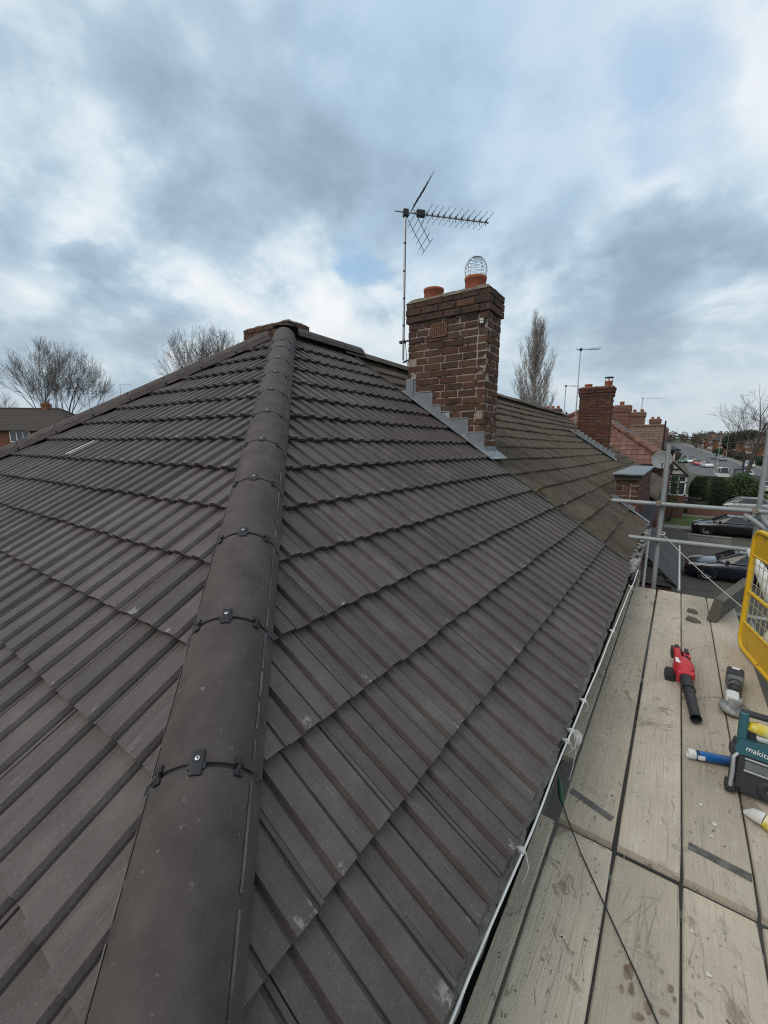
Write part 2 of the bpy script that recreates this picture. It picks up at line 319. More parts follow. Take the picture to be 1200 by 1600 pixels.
def brick_wall_material(name, c1, c2, cm, bw=.225, bh=.075):
    m = bpy.data.materials.new(name); m.use_nodes = True; nt = m.node_tree; N = nt.nodes.new; L = nt.links.new; MATS[name] = m
    b = nt.nodes['Principled BSDF']; b.inputs['Roughness'].default_value = .95; b.inputs['Specular IOR Level'].default_value = .1
    ge = N('ShaderNodeNewGeometry'); sp = N('ShaderNodeSeparateXYZ'); L(ge.outputs['Position'], sp.inputs[0])
    a = N('ShaderNodeMath'); L(sp.outputs[0], a.inputs[0]); L(sp.outputs[1], a.inputs[1])
    cb = N('ShaderNodeCombineXYZ'); L(a.outputs[0], cb.inputs[0]); L(sp.outputs[2], cb.inputs[1])
    t = N('ShaderNodeTexBrick'); L(cb.outputs[0], t.inputs['Vector']); t.inputs['Scale'].default_value = 1
    t.inputs['Brick Width'].default_value = bw; t.inputs['Row Height'].default_value = bh; t.inputs['Mortar Size'].default_value = .006
    t.inputs['Color1'].default_value = (*c1, 1); t.inputs['Color2'].default_value = (*c2, 1); t.inputs['Mortar'].default_value = (*cm, 1)
    L(t.outputs['Color'], b.inputs['Base Color'])
    bp = N('ShaderNodeBump'); bp.inputs['Strength'].default_value = .6; bp.inputs['Distance'].default_value = .01; bp.invert = True; L(t.outputs['Fac'], bp.inputs['Height']); L(bp.outputs[0], b.inputs['Normal'])
brick_wall_material('brickwork', (.12, .055, .036), (.17, .075, .05), (.24, .22, .19))
mat('house_wall_shade', (.085, .08, .074), (.12, .113, .105), 3, .95, .6, 40)  # plain wall colour made dark to stand in for shade behind the board gap
brick_wall_material('brickwork_red', (.115, .046, .034), (.165, .068, .049), (.27, .24, .21))

# ---------------------------------------------------------------- helpers
WM = {}
def link(o, parent=None, world=None, local=None):
    """link an object; world = its world matrix (parent-aware) or local = matrix relative to its parent"""
    COL.objects.link(o)
    if parent is None:
        M = world or local or Matrix.Identity(4); o.matrix_world = M; WM[o.name] = M
    else:
        o.parent = parent; P = WM[parent.name]
        M = world if world is not None else P @ (local or Matrix.Identity(4))
        o.matrix_local = P.inverted() @ M; WM[o.name] = M
    return o
def tag(o, label=None, cat=None, group=None, kind=None):
    if label: o['label'] = label
    if cat: o['category'] = cat
    if group: o['group'] = group
    if kind: o['kind'] = kind
    return o
def thing(name, label, cat, loc=(0, 0, 0), rz=0.0, group=None, M=None):
    o = bpy.data.objects.new(name, None); o.empty_display_size = .2
    link(o, None, M or (Matrix.Translation(loc) @ Matrix.Rotation(rz, 4, 'Z'))); return tag(o, label, cat, group)
class MB:
    """collects shapes for one mesh"""
    def __init__(s): s.v = []; s.f = []; s.sm = []; s.mi = []; s.cur = 0
    def add(s, vs, fs, smooth=False):
        o = len(s.v); s.v += [tuple(p) for p in vs]
        for f in fs: s.f.append(tuple(i+o for i in f)); s.sm.append(smooth); s.mi.append(s.cur)
        return s
    def box(s, lo, hi, M=None, top=None):
        x0, y0, z0 = lo; x1, y1, z1 = hi
        p = [(x0,y0,z0),(x1,y0,z0),(x1,y1,z0),(x0,y1,z0),(x0,y0,z1),(x1,y0,z1),(x1,y1,z1),(x0,y1,z1)]
        if M is not None: p = [M @ Vector(q) for q in p]
        return s.add(p, [(0,3,2,1),(4,5,6,7),(0,1,5,4),(1,2,6,5),(2,3,7,6),(3,0,4,7)])
    def bbox(s, lo, hi, b=.005, M=None):
        """box with chamfered edges"""
        bm = bmesh.new(); bmesh.ops.create_cube(bm, size=1)
        c = [(lo[i]+hi[i])/2 for i in range(3)]; d = [hi[i]-lo[i] for i in range(3)]
        for v in bm.verts: v.co = Vector([c[i]+v.co[i]*d[i] for i in range(3)])
        bmesh.ops.bevel(bm, geom=bm.edges[:], offset=min(b, min(d)*.45), segments=2, profile=.6, affect='EDGES')
        return s.bm(bm, M)
    def bm(s, bm, M=None, smooth=False):
        bm.verts.index_update()
        s.add([(M @ v.co) if M is not None else v.co.copy() for v in bm.verts], [tuple(v.index for v in f.verts) for f in bm.faces], smooth); bm.free(); return s
    def tube(s, pts, r, n=8, caps=True, smooth=True, closed=False):
        pts = [Vector(p) for p in pts]; rs = r if isinstance(r, (list, tuple)) else [r]*len(pts)
        rings = []; prev = None
        for i, p in enumerate(pts):
            if closed: t = pts[(i+1) % len(pts)] - pts[i-1]
            else: t = pts[min(i+1, len(pts)-1)] - pts[max(i-1, 0)]
            t.normalize()
            if prev is None:
                a = t.orthogonal().normalized()
            else:
                a = prev - t*prev.dot(t)
                a = a.normalized() if a.length > 1e-6 else t.orthogonal().normalized()
            prev = a; b = t.cross(a)
            rings.append([p + (a*math.cos(2*math.pi*k/n) + b*math.sin(2*math.pi*k/n))*rs[i] for k in range(n)])
        vs = [q for rg in rings for q in rg]; fs = []
        m = len(rings)
        for i in range(m if closed else m-1):
            j = (i+1) % m
            for k in range(n): fs.append((i*n+k, i*n+(k+1) % n, j*n+(k+1) % n, j*n+k))
        s.add(vs, fs, smooth)
        if caps and not closed:
            s.add(rings[0], [tuple(range(n-1, -1, -1))]); s.add(rings[-1], [tuple(range(n))])
        return s
    def lathe(s, prof, n=20, M=None, smooth=True, close=False):
        vs = []; fs = []
        for (r, z) in prof:
            for k in range(n): vs.append(Vector((r*math.cos(2*math.pi*k/n), r*math.sin(2*math.pi*k/n), z)))
        m = len(prof)
        for i in range(m-1):
            for k in range(n): fs.append((i*n+k, i*n+(k+1) % n, (i+1)*n+(k+1) % n, (i+1)*n+k))
        if M is not None: vs = [M @ v for v in vs]
        s.add(vs, fs, smooth)
        if close:
            s.add(vs[:n], [tuple(range(n-1, -1, -1))]); s.add(vs[-n:], [tuple(range(n))])
        return s
    def prism(s, poly, a, M=None):
        """poly in XZ, extruded along Y from a[0] to a[1]"""
        n = len(poly); vs = [Vector((x, a[0], z)) for x, z in poly]+[Vector((x, a[1], z)) for x, z in poly]
        if M is not None: vs = [M @ v for v in vs]
        return s.add(vs, [tuple(range(n)), tuple(range(2*n-1, n-1, -1))]+[(i, i+n, (i+1) % n+n, (i+1) % n) for i in range(n)])
    def loft(s, rings, caps=True, smooth=False, closed=True):
        n = len(rings[0]); vs = [Vector(p) for r in rings for p in r]; fs = []
        for i in range(len(rings)-1):
            for k in range(n if closed else n-1): fs.append((i*n+k, i*n+(k+1) % n, (i+1)*n+(k+1) % n, (i+1)*n+k))
        s.add(vs, fs, smooth)
        if caps: s.add(vs[:n], [tuple(range(n-1, -1, -1))]); s.add(vs[-n:], [tuple(range(n))])
        return s
    def mesh(s, name, *mats, fix=True):
        me = bpy.data.meshes.new(name); me.from_pydata(s.v, [], s.f)
        me.polygons.foreach_set('use_smooth', s.sm)
        if len(mats) > 1: me.polygons.foreach_set('material_index', s.mi)
        for m in mats: me.materials.append(MATS[m])
        if fix:
            bm = bmesh.new(); bm.from_mesh(me); bmesh.ops.recalc_face_normals(bm, faces=bm.faces); bm.to_mesh(me); bm.free()
        me.update(); return me
    def build(s, name, mats, parent=None, world=None, local=None, fix=True):
        mats = (mats,) if isinstance(mats, str) else mats
        o = bpy.data.objects.new(name, s.mesh(name, *mats, fix=fix))
        if parent is not None and world is None and local is None: local = Matrix.Identity(4)
        return link(o, parent, world, local)
I4 = Matrix.Identity(4)
def inst(name, me, parent=None, world=None, local=None): return link(bpy.data.objects.new(name, me), parent, world, local)
def copy_tree(o, M, parent=None):
    c = o.copy(); COL.objects.link(c)
    if parent is None: c.matrix_world = M; WM[c.name] = M
    else: c.parent = parent; c.matrix_local = o.matrix_local.copy()
    for ch in o.children: copy_tree(ch, None, c)
    return c
def T(x, y, z): return Matrix.Translation((x, y, z))
def RZ(a): return Matrix.Rotation(a, 4, 'Z')
def RX(a): return Matrix.Rotation(a, 4, 'X')
def RY(a): return Matrix.Rotation(a, 4, 'Y')
def frame(o, x, y, z):
    x, y, z = Vector(x), Vector(y), Vector(z)
    return Matrix(((x.x, y.x, z.x, o[0]), (x.y, y.y, z.y, o[1]), (x.z, y.z, z.z, o[2]), (0, 0, 0, 1)))
def in_view(p, m=60):
    d = Vector(p)-CAM_POS; z = d.dot(FWD)
    if z < .05: return False
    x = 600+F_PX*d.dot(RIGHT)/z; y = 800-F_PX*d.dot(UP)/z
    return -m < x < 1200+m and -m < y < 1600+m
def text_mesh(txt, size, extrude=.0008):
    cu = bpy.data.curves.new('text', 'FONT'); cu.body = txt; cu.size = size; cu.extrude = extrude; cu.align_x = 'CENTER'; cu.align_y = 'CENTER'; cu.resolution_u = 3
    o = bpy.data.objects.new('text', cu); COL.objects.link(o)
    dg = bpy.context.evaluated_depsgraph_get(); me = bpy.data.meshes.new_from_object(o.evaluated_get(dg)); bpy.data.objects.remove(o); return me

# ---------------------------------------------------------------- ground
GYS = [-140, 30, 45, 70, 110, 150, 200, 300, 500, 900, 2500]
GZS = [-7.5, -7.5, -7.25, -6.9, -6.4, -5.7, -4.6, -1.5, 5, 14, 14]
def gz(x, y):
    for i in range(len(GYS)-1):
        if y <= GYS[i+1] or i == len(GYS)-2:
            a = (y-GYS[i])/(GYS[i+1]-GYS[i]); z = GZS[i]+(GZS[i+1]-GZS[i])*min(max(a, 0), 1); break
    if x < -20:
        k = min((-20-x)/40, 1); z += 3.2*k
    return z
def sheet(name, left, right, z, m, label=None, kind='structure', ystep=None):
    """a strip on the ground between two polylines given as (x,y), following the terrain"""
    ys = sorted({p[1] for p in left} | {p[1] for p in right} | {y for y in GYS if left[0][1] < y < left[-1][1]})
    def at(pl, y):
        for (x0, y0), (x1, y1) in zip(pl, pl[1:]):
            if y0 <= y <= y1: return x0+(x1-x0)*(y-y0)/(y1-y0)
        return pl[-1][0]
    b = MB(); vs = []
    for y in ys:
        a, c = at(left, y), at(right, y); vs += [(a, y, gz(a, y)+z), (c, y, gz(c, y)+z)]
    b.add(vs, [(2*i, 2*i+1, 2*i+3, 2*i+2) for i in range(len(ys)-1)])
    o = b.build(name, m); tag(o, label, kind=kind); return o
def build_ground():
    xs = [-2500, -600, -200, -60, -50, -40, -30, -20, 0, 30, 60, 200, 600, 2500]; b = MB(); n = len(xs)
    vs = [(x, y, gz(x, y)) for y in GYS for x in xs]
    b.add(vs, [(j*n+i, j*n+i+1, (j+1)*n+i+1, (j+1)*n+i) for j in range(len(GYS)-1) for i in range(n-1)])
    tag(b.build('ground', 'earth_ground'), 'dark grassy ground beyond the houses', kind='structure')
build_ground()
ROAD_L = [(12.4, -140), (12.4, 84), (6.2, 104), (5.4, 150), (4.2, 240), (-2, 420)]
ROAD_R = [(20.4, -140), (20.2, 118), (18.0, 140), (16.2, 194), (13, 260), (4, 420)]
sheet('road', ROAD_L, ROAD_R, .02, 'asphalt', 'grey tarmac road running away down the street')
sheet('pavement_left', [(x-2.4, y) for x, y in ROAD_L[:2]], ROAD_L[:2], .12, 'paving')
sheet('pavement_right', ROAD_R, [(x+2.6, y) for x, y in ROAD_R], .12, 'paving')
def kerb(line, nm, s):
    b = MB()
    for (x0, y0), (x1, y1) in zip(line, line[1:]):
        b.loft([[(x0, y0, gz(x0, y0)-.05), (x0+s*.15, y0, gz(x0, y0)-.05), (x0+s*.15, y0, gz(x0, y0)+.125), (x0, y0, gz(x0, y0)+.125)],
                [(x1, y1, gz(x1, y1)-.05), (x1+s*.15, y1, gz(x1, y1)-.05), (x1+s*.15, y1, gz(x1, y1)+.125), (x1, y1, gz(x1, y1)+.125)]])
    tag(b.build(nm, 'concrete'), kind='structure')
def refine(line):
    ys = sorted({p[1] for p in line} | {y for y in GYS if line[0][1] < y < line[-1][1]}); o = []
    for y in ys:
        for (x0, y0), (x1, y1) in zip(line, line[1:]):
            if y0 <= y <= y1: o.append((x0+(x1-x0)*(y-y0)/(y1-y0), y)); break
    return o
kerb(refine(ROAD_L[:2]), 'kerb_left', .75); kerb(refine(ROAD_R), 'kerb_right', -.75)
b = MB()
for y in range(60, 240, 9):
    xa = 16.2 if y < 115 else 16.2-(y-115)*.075; xb = 16.2 if y+3 < 115 else 16.2-(y+3-115)*.075
    b.add([(xa-.06, y, gz(xa, y)+.027), (xa+.06, y, gz(xa, y)+.027), (xb+.06, y+3, gz(xb, y+3)+.027), (xb-.06, y+3, gz(xb, y+3)+.027)], [(0, 1, 2, 3)])
tag(b.build('road_marking', 'mark_paint'), kind='structure')
sheet('driveway', [(3.4, -20), (3.4, 34.5)], [(10.0, -20), (10.0, 34.5)], .012, 'driveway', 'dark tarmac driveways in front of the terrace')
sheet('front_path', [(3.4, 34.6), (3.4, 60)], [(10, 34.6), (10, 60)], .010, 'concrete')
sheet('lawn', [(3.5, 36), (3.5, 41.5)], [(9.4, 36), (9.4, 41.5)], .02, 'grass', 'small front lawn beside the dark saloon car')
sheet('verge_grass', [(23, 118), (20.6, 140), (19, 194)], [(27, 118), (25.5, 140), (24, 194)], .05, 'grass')

# ---------------------------------------------------------------- the house whose new roof fills the picture
P_ = R(33.88); TP, CP, SP = math.tan(P_), math.cos(P_), math.sin(P_)
GAUGE, D0 = .3214, .1672
def course_d(k): return D0+GAUGE*k
EAVE_D = course_d(14); EX = EAVE_D*CP; EZ = -EAVE_D*SP       # eave line of the roof
YV = 1.15                                                     # where the new tiles stop
rng = random.Random(7)
def tile_bm(profile, L=.40, slope=.032/.3214, th=.024, under=1.0):
    bm = bmesh.new()
    rows = []
    for v in (0.0, L):
        rows.append([bm.verts.new((u, v, w-v*slope)) for u, w in profile])
    fr = [bm.verts.new((u, .004, w*under-th)) for u, w in profile]
    n = len(profile)
    for i in range(n-1):
        bm.faces.new((rows[0][i], rows[0][i+1], rows[1][i+1], rows[1][i]))
        bm.faces.new((fr[i], fr[i+1], rows[0][i+1], rows[0][i]))
    # closing sides
    for i, s in ((0, 1), (n-1, -1)):
        b0 = bm.verts.new((profile[i][0], L, -L*slope-th))
        vs = (fr[i], rows[0][i], rows[1][i], b0); bm.faces.new(vs if s > 0 else vs[::-1])
    return bm
def prof_roman(w=.298):
    p = []
    for k in (0, 1):
        o = k*.15
        p += [(o, 0), (o+.0435, 0), (o+.046, -.007), (o+.0515, -.007), (o+.0565, .015), (o+.085, .0162), (o+.116, .015), (o+.125, .002), (o+.1275, -.0065), (o+.133, -.0065), (o+.1355, 0)]
    return p+[(w, 0)]
def prof_fine():
    p = []
    for k in range(4):
        o = k*.075
        p += [(o, 0), (o+.028, 0), (o+.036, .020), (o+.058, .020), (o+.068, .002)]
    return p+[(.297, 0)]
def bm_mesh(bm, name, m):
    me = bpy.data.meshes.new(name); bm.to_mesh(me); bm.free(); me.materials.append(MATS[m]); return me
def clipped(profile, M, planes, name, m):
    """tile mesh in its local frame cut by world planes (point, normal pointing to the side that is cut away)"""
    bm = tile_bm(profile); Mi = M.inverted(); Nt = M.to_3x3().transposed()
    for co, no in planes:
        g = bm.verts[:]+bm.edges[:]+bm.faces[:]
        bmesh.ops.bisect_plane(bm, geom=g, plane_co=Mi @ Vector(co), plane_no=Nt @ Vector(no), clear_outer=True)
    if len(bm.faces) == 0: bm.free(); return None
    return bm_mesh(bm, name, m)

house = thing('brick_house', 'end of terrace brick house with a new dark hipped concrete tile roof', 'house', (0, 0, -7.5))
WX = 3.52                                                     # outer face of the front wall
def walls(parent, x0, x1, y0, y1, z0, z1, m, name='wall'):
    return MB().box((x0, y0, z0), (x1, y1, z1)).build(name, m, parent, world=I4)
walls(house, -WX, WX, -WX, YV+.05, -7.6, EZ-.06, 'house_wall_shade')
def deck(parent, poly, name='roof', m='underlay', off=-.075, th=.03):
    """a roof deck: polygon of world points, lowered and thickened"""
    b = MB(); n = len(poly); lo = [Vector(p)+Vector((0, 0, off-th)) for p in poly]; hi = [Vector(p)+Vector((0, 0, off)) for p in poly]
    b.add(lo+hi, [tuple(range(n-1, -1, -1)), tuple(range(n, 2*n))]+[(i, (i+1) % n, (i+1) % n+n, i+n) for i in range(n)])
    return b.build(name, m, parent, world=I4)
roof_r = deck(house, [(0, 0, 0), (EX, -EX, EZ), (EX, YV, EZ), (0, YV, 0)])
roof_l = deck(house, [(0, 0, 0), (-EX, -EX, EZ), (EX, -EX, EZ)])
deck(house, [(0, 0, 0), (0, YV, 0), (-EX, YV, EZ), (-EX, -EX, EZ)], 'rear_roof', 'tile_new', -.03)
def slope_frame(side, d, a):
    """local tile frame with its tail corner on the slope: side r = street slope (a = y), l = hip end (a = x)"""
    if side == 'r': return frame((d*CP, a, -d*SP), (0, 1, 0), (-CP, 0, SP), (SP, 0, CP))
    return frame((a, -d*CP, -d*SP), (1, 0, 0), (0, CP, SP), (0, -SP, CP))
ROM = prof_roman(); ME_ROM = bm_mesh(tile_bm(ROM), 'roof_tile', 'tile_new')
HIPN = Vector((-1, -1, 0)).normalized(); HIPL = Vector((1, 1, 0)).normalized()
rest = MB()
def lay(side, parent):
    count = 0
    for k in range(1, 15):
        d = course_d(k); lim = d*CP+.35
        a_hi = YV if side == 'r' else lim
        a = a_hi-.30-(.15 if k % 2 else 0)+(.30 if k % 2 else 0)
        while a > -lim-.3:
            M = slope_frame(side, d+rng.uniform(-.005, .005), a) @ T(0, 0, rng.uniform(-.003, .003)) @ RZ(rng.uniform(-.006, .006)) @ RX(rng.uniform(-.003, .003))
            cs = [M @ Vector(c) for c in ((0, 0, 0), (.3, 0, 0), (0, .4, 0), (.3, .4, 0))]
            if side == 'r':
                s = [-(c.x+c.y) for c in cs]; planes = [((0, 0, 0), HIPN)] if max(s) > -.02 else []
                keep = min(s) < -.02
                if cs[1].y > YV+.002: planes = planes+[((0, YV, 0), (0, 1, 0))]
            else:
                s = [(c.x+c.y) for c in cs]; s2 = [(-c.x+c.y) for c in cs]
                keep = min(s) < -.02 and min(s2) < -.02; planes = []
                if max(s) > -.02: planes.append(((0, 0, 0), HIPL))
                if max(s2) > -.02: planes.append(((0, 0, 0), Vector((-1, 1, 0)).normalized()))
            if keep:
                vis = any(in_view(c, 20) for c in cs)
                if planes: me = clipped(ROM, M, planes, 'cut_roof_tile', 'tile_new')
                else: me = ME_ROM
                if me is not None:
                    if vis: inst('roof_tile', me, parent, world=M); count += 1
                    else:
                        rest.add([M @ v.co for v in me.vertices], [tuple(p.vertices) for p in me.polygons])
            a -= .30
    return count
n_r = lay('r', roof_r); n_l = lay('l', roof_l)
if rest.f: tag(rest.build('outer_roof_tiles', 'tile_new', house, world=I4, fix=False), kind='stuff')
print('tiles', n_r, n_l)

# hip and ridge tiles, with their clips
LH = math.sqrt(2+TP*TP)
def run_frame(kind, s):
    if kind == 'front': h = Vector((1, -1, -TP)).normalized(); e = Vector((1, 1, 0)).normalized()
    elif kind == 'rear': h = Vector((-1, -1, -TP)).normalized(); e = Vector((1, -1, 0)).normalized()
    else: h = Vector((0, 1, 0)); e = Vector((-1, 0, 0))
    m = h.cross(e) if h.cross(e).z > 0 else e.cross(h)
    if h.cross(e).z < 0: e = -e
    # local: x = across, y = down the run, z = up ; right handed (x cross y = z)
    x = h.cross(m)
    return frame(h*s, x, h, m)
def hip_profile(drop):
    p = []; Rr = .128; top = .088
    for i in range(15):
        a = R(-64+128*i/14); p.append((Rr*math.sin(a), top-Rr+Rr*math.cos(a)))
    return [(-.137, top-Rr*.58-drop)]+[(-.118, top-Rr*.585)]+p+[(.118, top-Rr*.585)]+[(.137, top-Rr*.58-drop)]
def hip_tile(kind, s0, s1, parent, drop, first=False):
    pr = hip_profile(drop); L = s1-s0-.012; n = len(pr); b = MB(); M = run_frame(kind, s0)
    top0 = [(x, 0, z) for x, z in pr]; top1 = [(x, L, z) for x, z in pr]
    b.add(top0+top1, [(i, i+1, n+i+1, n+i) for i in range(n-1)], True)
    in1 = [(x*.93, L, z-.014) for x, z in pr]; in0 = [(x*.93, 0, z-.014) for x, z in pr]
    b.add(top1+in1, [(i, i+1, n+i+1, n+i) for i in range(n-1)]); b.add(top0+in0, [(i, i+1, n+i+1, n+i) for i in range(n-1)])
    o = b.build('hip_tile' if kind != 'ridge' else 'ridge_tile', 'hip_tile', parent, world=M, fix=True)
    # bare cement along the two lower edges
    for sx in (-1, 1):
        eb = MB()
        if rng.random() < .95:
            y = .01
            while y < L-.02:
                y2 = min(y+rng.uniform(.05, .22), L-.01); w = rng.uniform(.0008, .0022)
                x, z = pr[-2] if sx > 0 else pr[1]
                eb.add([(x-sx*w, y, z+.006), (x+sx*.0035, y, z-.002), (x+sx*.0035, y2, z-.002), (x-sx*w*.6, y2, z+.006)], [(0, 1, 2, 3)]); y = y2+rng.uniform(.0, .05)
        if eb.f: eb.build('bare_cement_edge', 'cement_edge', parent, world=M)
def union_clip(kind, s, parent, big=True):
    M = run_frame(kind, s-.006); pr = hip_profile(.02)
    b = MB(); n = len(pr)
    r0 = [(x*.985, -.012, z-.007) for x, z in pr]; r1 = [(x*.985, .012, z-.007) for x, z in pr]
    b.add(r0+r1, [(i, i+1, n+i+1, n+i) for i in range(n-1)], True); b.build('union_strip', 'black_plastic', parent, world=M)
    if not big: return
    c = MB(); c.bbox((-.0145, -.034, .083), (.0145, .024, .094), .004); c.bbox((-.021, -.005, .080), (.021, .010, .092), .003)
    c.build('clip', 'black_plastic', parent, world=M)
    MB().lathe([(.0001, .0), (.0062, 0), (.0062, .0035), (.0045, .0045), (.0001, .0045)], 10).build('screw', 'steel_screw', parent, world=M @ T(0, -.012, .0935))
    MB().lathe([(.0001, .0), (.0022, 0), (.0022, .001), (.0001, .001)], 8).build('screw_recess', 'black_plastic', parent, world=M @ T(0, -.012, .0982))
    for a in (-44, 44):
        x, z = .128*math.sin(R(a)), .088-.128+.128*math.cos(R(a))
        c = MB(); c.bbox((-.011, -.022, -.004), (.011, -.006, .008), .002); c.bbox((-.004, -.020, -.004), (.004, .020, .007), .002); c.bbox((-.011, .006, -.004), (.011, .020, .007), .002)
        c.build('clip', 'black_plastic', parent, world=M @ T(x, 0, z) @ RY(R(a)))
hips = [.16, .80, 1.1137]+[1.1137+.45*j for j in range(1, 12)]
for a, c in zip(hips, hips[1:]):
    hip_tile('front', a, c, roof_r, .058); union_clip('front', c, roof_r)
hr = [.20+.45*j for j in range(0, 14)]
for a, c in zip(hr, hr[1:]):
    hip_tile('rear', a, c, roof_l, .058); union_clip('rear', c, roof_l, big=False)
rr = [.12, .57, 1.02, 1.47]
for a, c in zip(rr, rr[1:]): hip_tile('ridge', a, c, roof_r, .05); union_clip('ridge', c, roof_r, big=False)
# lead patch over the apex
ap = MB(); 
for i in range(8):
    a0, a1 = 2*math.pi*i/8, 2*math.pi*(i+1)/8
    ap.add([(0, 0, .115), (.16*math.cos(a0), .16*math.sin(a0), .062), (.16*math.cos(a1), .16*math.sin(a1), .062)], [(0, 1, 2)], True)
ap.build('apex_cap', 'hip_tile', roof_r, world=T(.0, .02, -.012))
# two white paint streaks on one tile of the hip end
for o, w in ((0, .030), (.085, .016)):
    M = slope_frame('l', course_d(8), -.50+o); q = .033/.3214
    MB().add([(0, .02, .034-.02*q), (w, .02, .034-.02*q), (w*.8, .30, .030-.30*q), (.004, .30, .030-.30*q)], [(0, 1, 2, 3)]).build('white_streak', 'white_paint', roof_l, world=M)
# dry verge strip where the new tiles meet the old roof
ve = MB(); 
pts0 = [(d*CP, YV-.012, -d*SP+.022) for d in (.25, EAVE_D-.02)]; pts1 = [(d*CP, YV+.075, -d*SP+.004) for d in (.25, EAVE_D-.02)]
ve.add([pts0[0], pts0[1], pts1[1], pts1[0]], [(0, 1, 2, 3)])
ve.add([(p[0], p[1], p[2]) for p in pts0]+[(p[0], p[1], p[2]-.03) for p in pts0], [(0, 1, 3, 2)])
ve.build('bonding_gutter', 'gutter_grey', roof_r, world=I4)

# ---------------------------------------------------------------- bricks
def brick_mesh(lx, ly, lz, m, seed):
    r = random.Random(seed); bm = bmesh.new(); bmesh.ops.create_cube(bm, size=1)
    for v in bm.verts:
        v.co = Vector((v.co.x*lx, v.co.y*ly, v.co.z*lz))+Vector((r.uniform(-.0025, .0025), r.uniform(-.0025, .0025), r.uniform(-.002, .002)))
    bmesh.ops.bevel(bm, geom=[e for e in bm.edges], offset=.005, segments=1, affect='EDGES')
    return bm_mesh(bm, 'brick', m)
BR = {}
BP, BH, BD = .246, .0885, .114                                # old imperial brick: pitch, course height, depth
def brick(lx, ly, m, v, h=None):
    k = (round(lx, 3), round(ly, 3), m, v, h)
    if k not in BR: BR[k] = brick_mesh(k[0], k[1], h or BH-.013, m, len(BR)*17+3)
    return BR[k]
def brick_run(a0, a1, off):
    """bricks along a wall: list of (centre, length)"""
    cuts = [a0]; a = a0-off+BP
    while a < a1-.07:
        if a-cuts[-1] > .07: cuts.append(a)
        a += BP
    cuts.append(a1)
    return [((p+q)/2, q-p-.013) for p, q in zip(cuts, cuts[1:])]
def brick_ring(parent, x0, x1, y0, y1, z, odd, m, skip=None, faces='fblr'):
    """one course of bricks round a rectangular stack"""
    out = []; i0 = 0 if odd else BD+.011; j0 = BD+.011 if odd else 0; off = (rng.uniform(-.01, .01)+(0 if odd else BP*.5-(BD+.011)*.5)) % BP
    for c, l in brick_run(x0+i0, x1-i0, off):
        if 'f' in faces: out.append((c, y0+BD/2, l, BD))
        if 'b' in faces: out.append((c, y1-BD/2, l, BD))
    for c, l in brick_run(y0+j0, y1-j0, 0 if odd else .02):
        if 'l' in faces: out.append((x0+BD/2, c, BD, l))
        if 'r' in faces: out.append((x1-BD/2, c, BD, l))
    for (x, y, lx, ly) in out:
        if skip and skip(x, y, z): continue
        mm = m() if callable(m) else m
        inst('brick', brick(lx, ly, mm, rng.randrange(3)), parent, world=T(x+rng.uniform(-.002, .002), y+rng.uniform(-.003, .003), z+BH/2+rng.uniform(-.002, .002)) @ RZ(rng.uniform(-.008, .008)))
def flaunch(parent, x0, x1, y0, y1, z, h=.06, seed=1):
    """rough mortar bed on top of the stack"""
    b = MB(); nx, ny = 22, 10; vs = []
    for j in range(ny+1):
        for i in range(nx+1):
            u, v = i/nx, j/ny; e = min(u*1.6, (1-u)*1.6, v*.8, (1-v)*.8, .28)/.28
            zz = z+h*math.sqrt(max(e, 0))+.018*noise.noise((u*7+seed, v*5, 3.1))+.010*noise.noise((u*19, v*15, seed))
            vs.append((x0+(x1-x0)*u, y0+(y1-y0)*v, zz if 0 < i < nx and 0 < j < ny else z-.012+.012*noise.noise((u*13, v*9, seed))))
    b.add(vs, [(j*(nx+1)+i, j*(nx+1)+i+1, (j+1)*(nx+1)+i+1, (j+1)*(nx+1)+i) for j in range(ny) for i in range(nx)], False)
    return b.build('flaunching', 'flaunching', parent, world=I4)
def pot(parent, x, y, z, r, h, m='terracotta'):
    prof = [(r*.98, -.05), (r*.98, h*.72), (r*1.04, h*.76), (r*1.06, h), (r*.86, h), (r*.84, h-.02), (r*.82, 0)]
    return MB().lathe(prof, 22).build('chimney_pot', m, parent, world=T(x, y, z))

CX0, CX1, CY0, CY1 = 1.062, 2.168, 1.20, 1.64
stack = MB().box((CX0+.007, CY0+.007, -2.0), (CX1-.007, CY1-.007, .30)).build('chimney_stack', 'mortar', house, world=I4)
def roof_z(x): return -TP*x
z = .195-BH
k = 0
while z > -1.75:
    brick_ring(stack, CX0, CX1, CY0, CY1, z, k % 2 == 0, (lambda zz=z: rng.choice(['brick_dark', 'brick_main', 'brick_dark']) if zz > -.1 else rng.choice(['brick_main', 'brick_main', 'brick_main', 'brick_dark'])),
               skip=lambda x, y, zz: zz+.07 < roof_z(x)-.1)
    z -= BH; k += 1
for i, pr in enumerate((.028, .032, .026)):
    brick_ring(stack, CX0-pr, CX1+pr, CY0-pr, CY1+pr, .195+BH*i, i % 2 == 1, lambda: rng.choice(['brick_dark', 'brick_dark', 'brick_dark', 'brick_main']))
MB().box((CX0-.016, CY0-.016, .200), (CX1+.016, CY1+.016, .452)).build('corbel_mortar', 'mortar_dark', stack, world=I4)
flaunch(stack, CX0-.03, CX1+.03, CY0-.03, CY1+.03, .455, .075)
pot(stack, 1.31, 1.42, .515, .128, .13); pot(stack, 1.895, 1.42, .53, .130, .14)
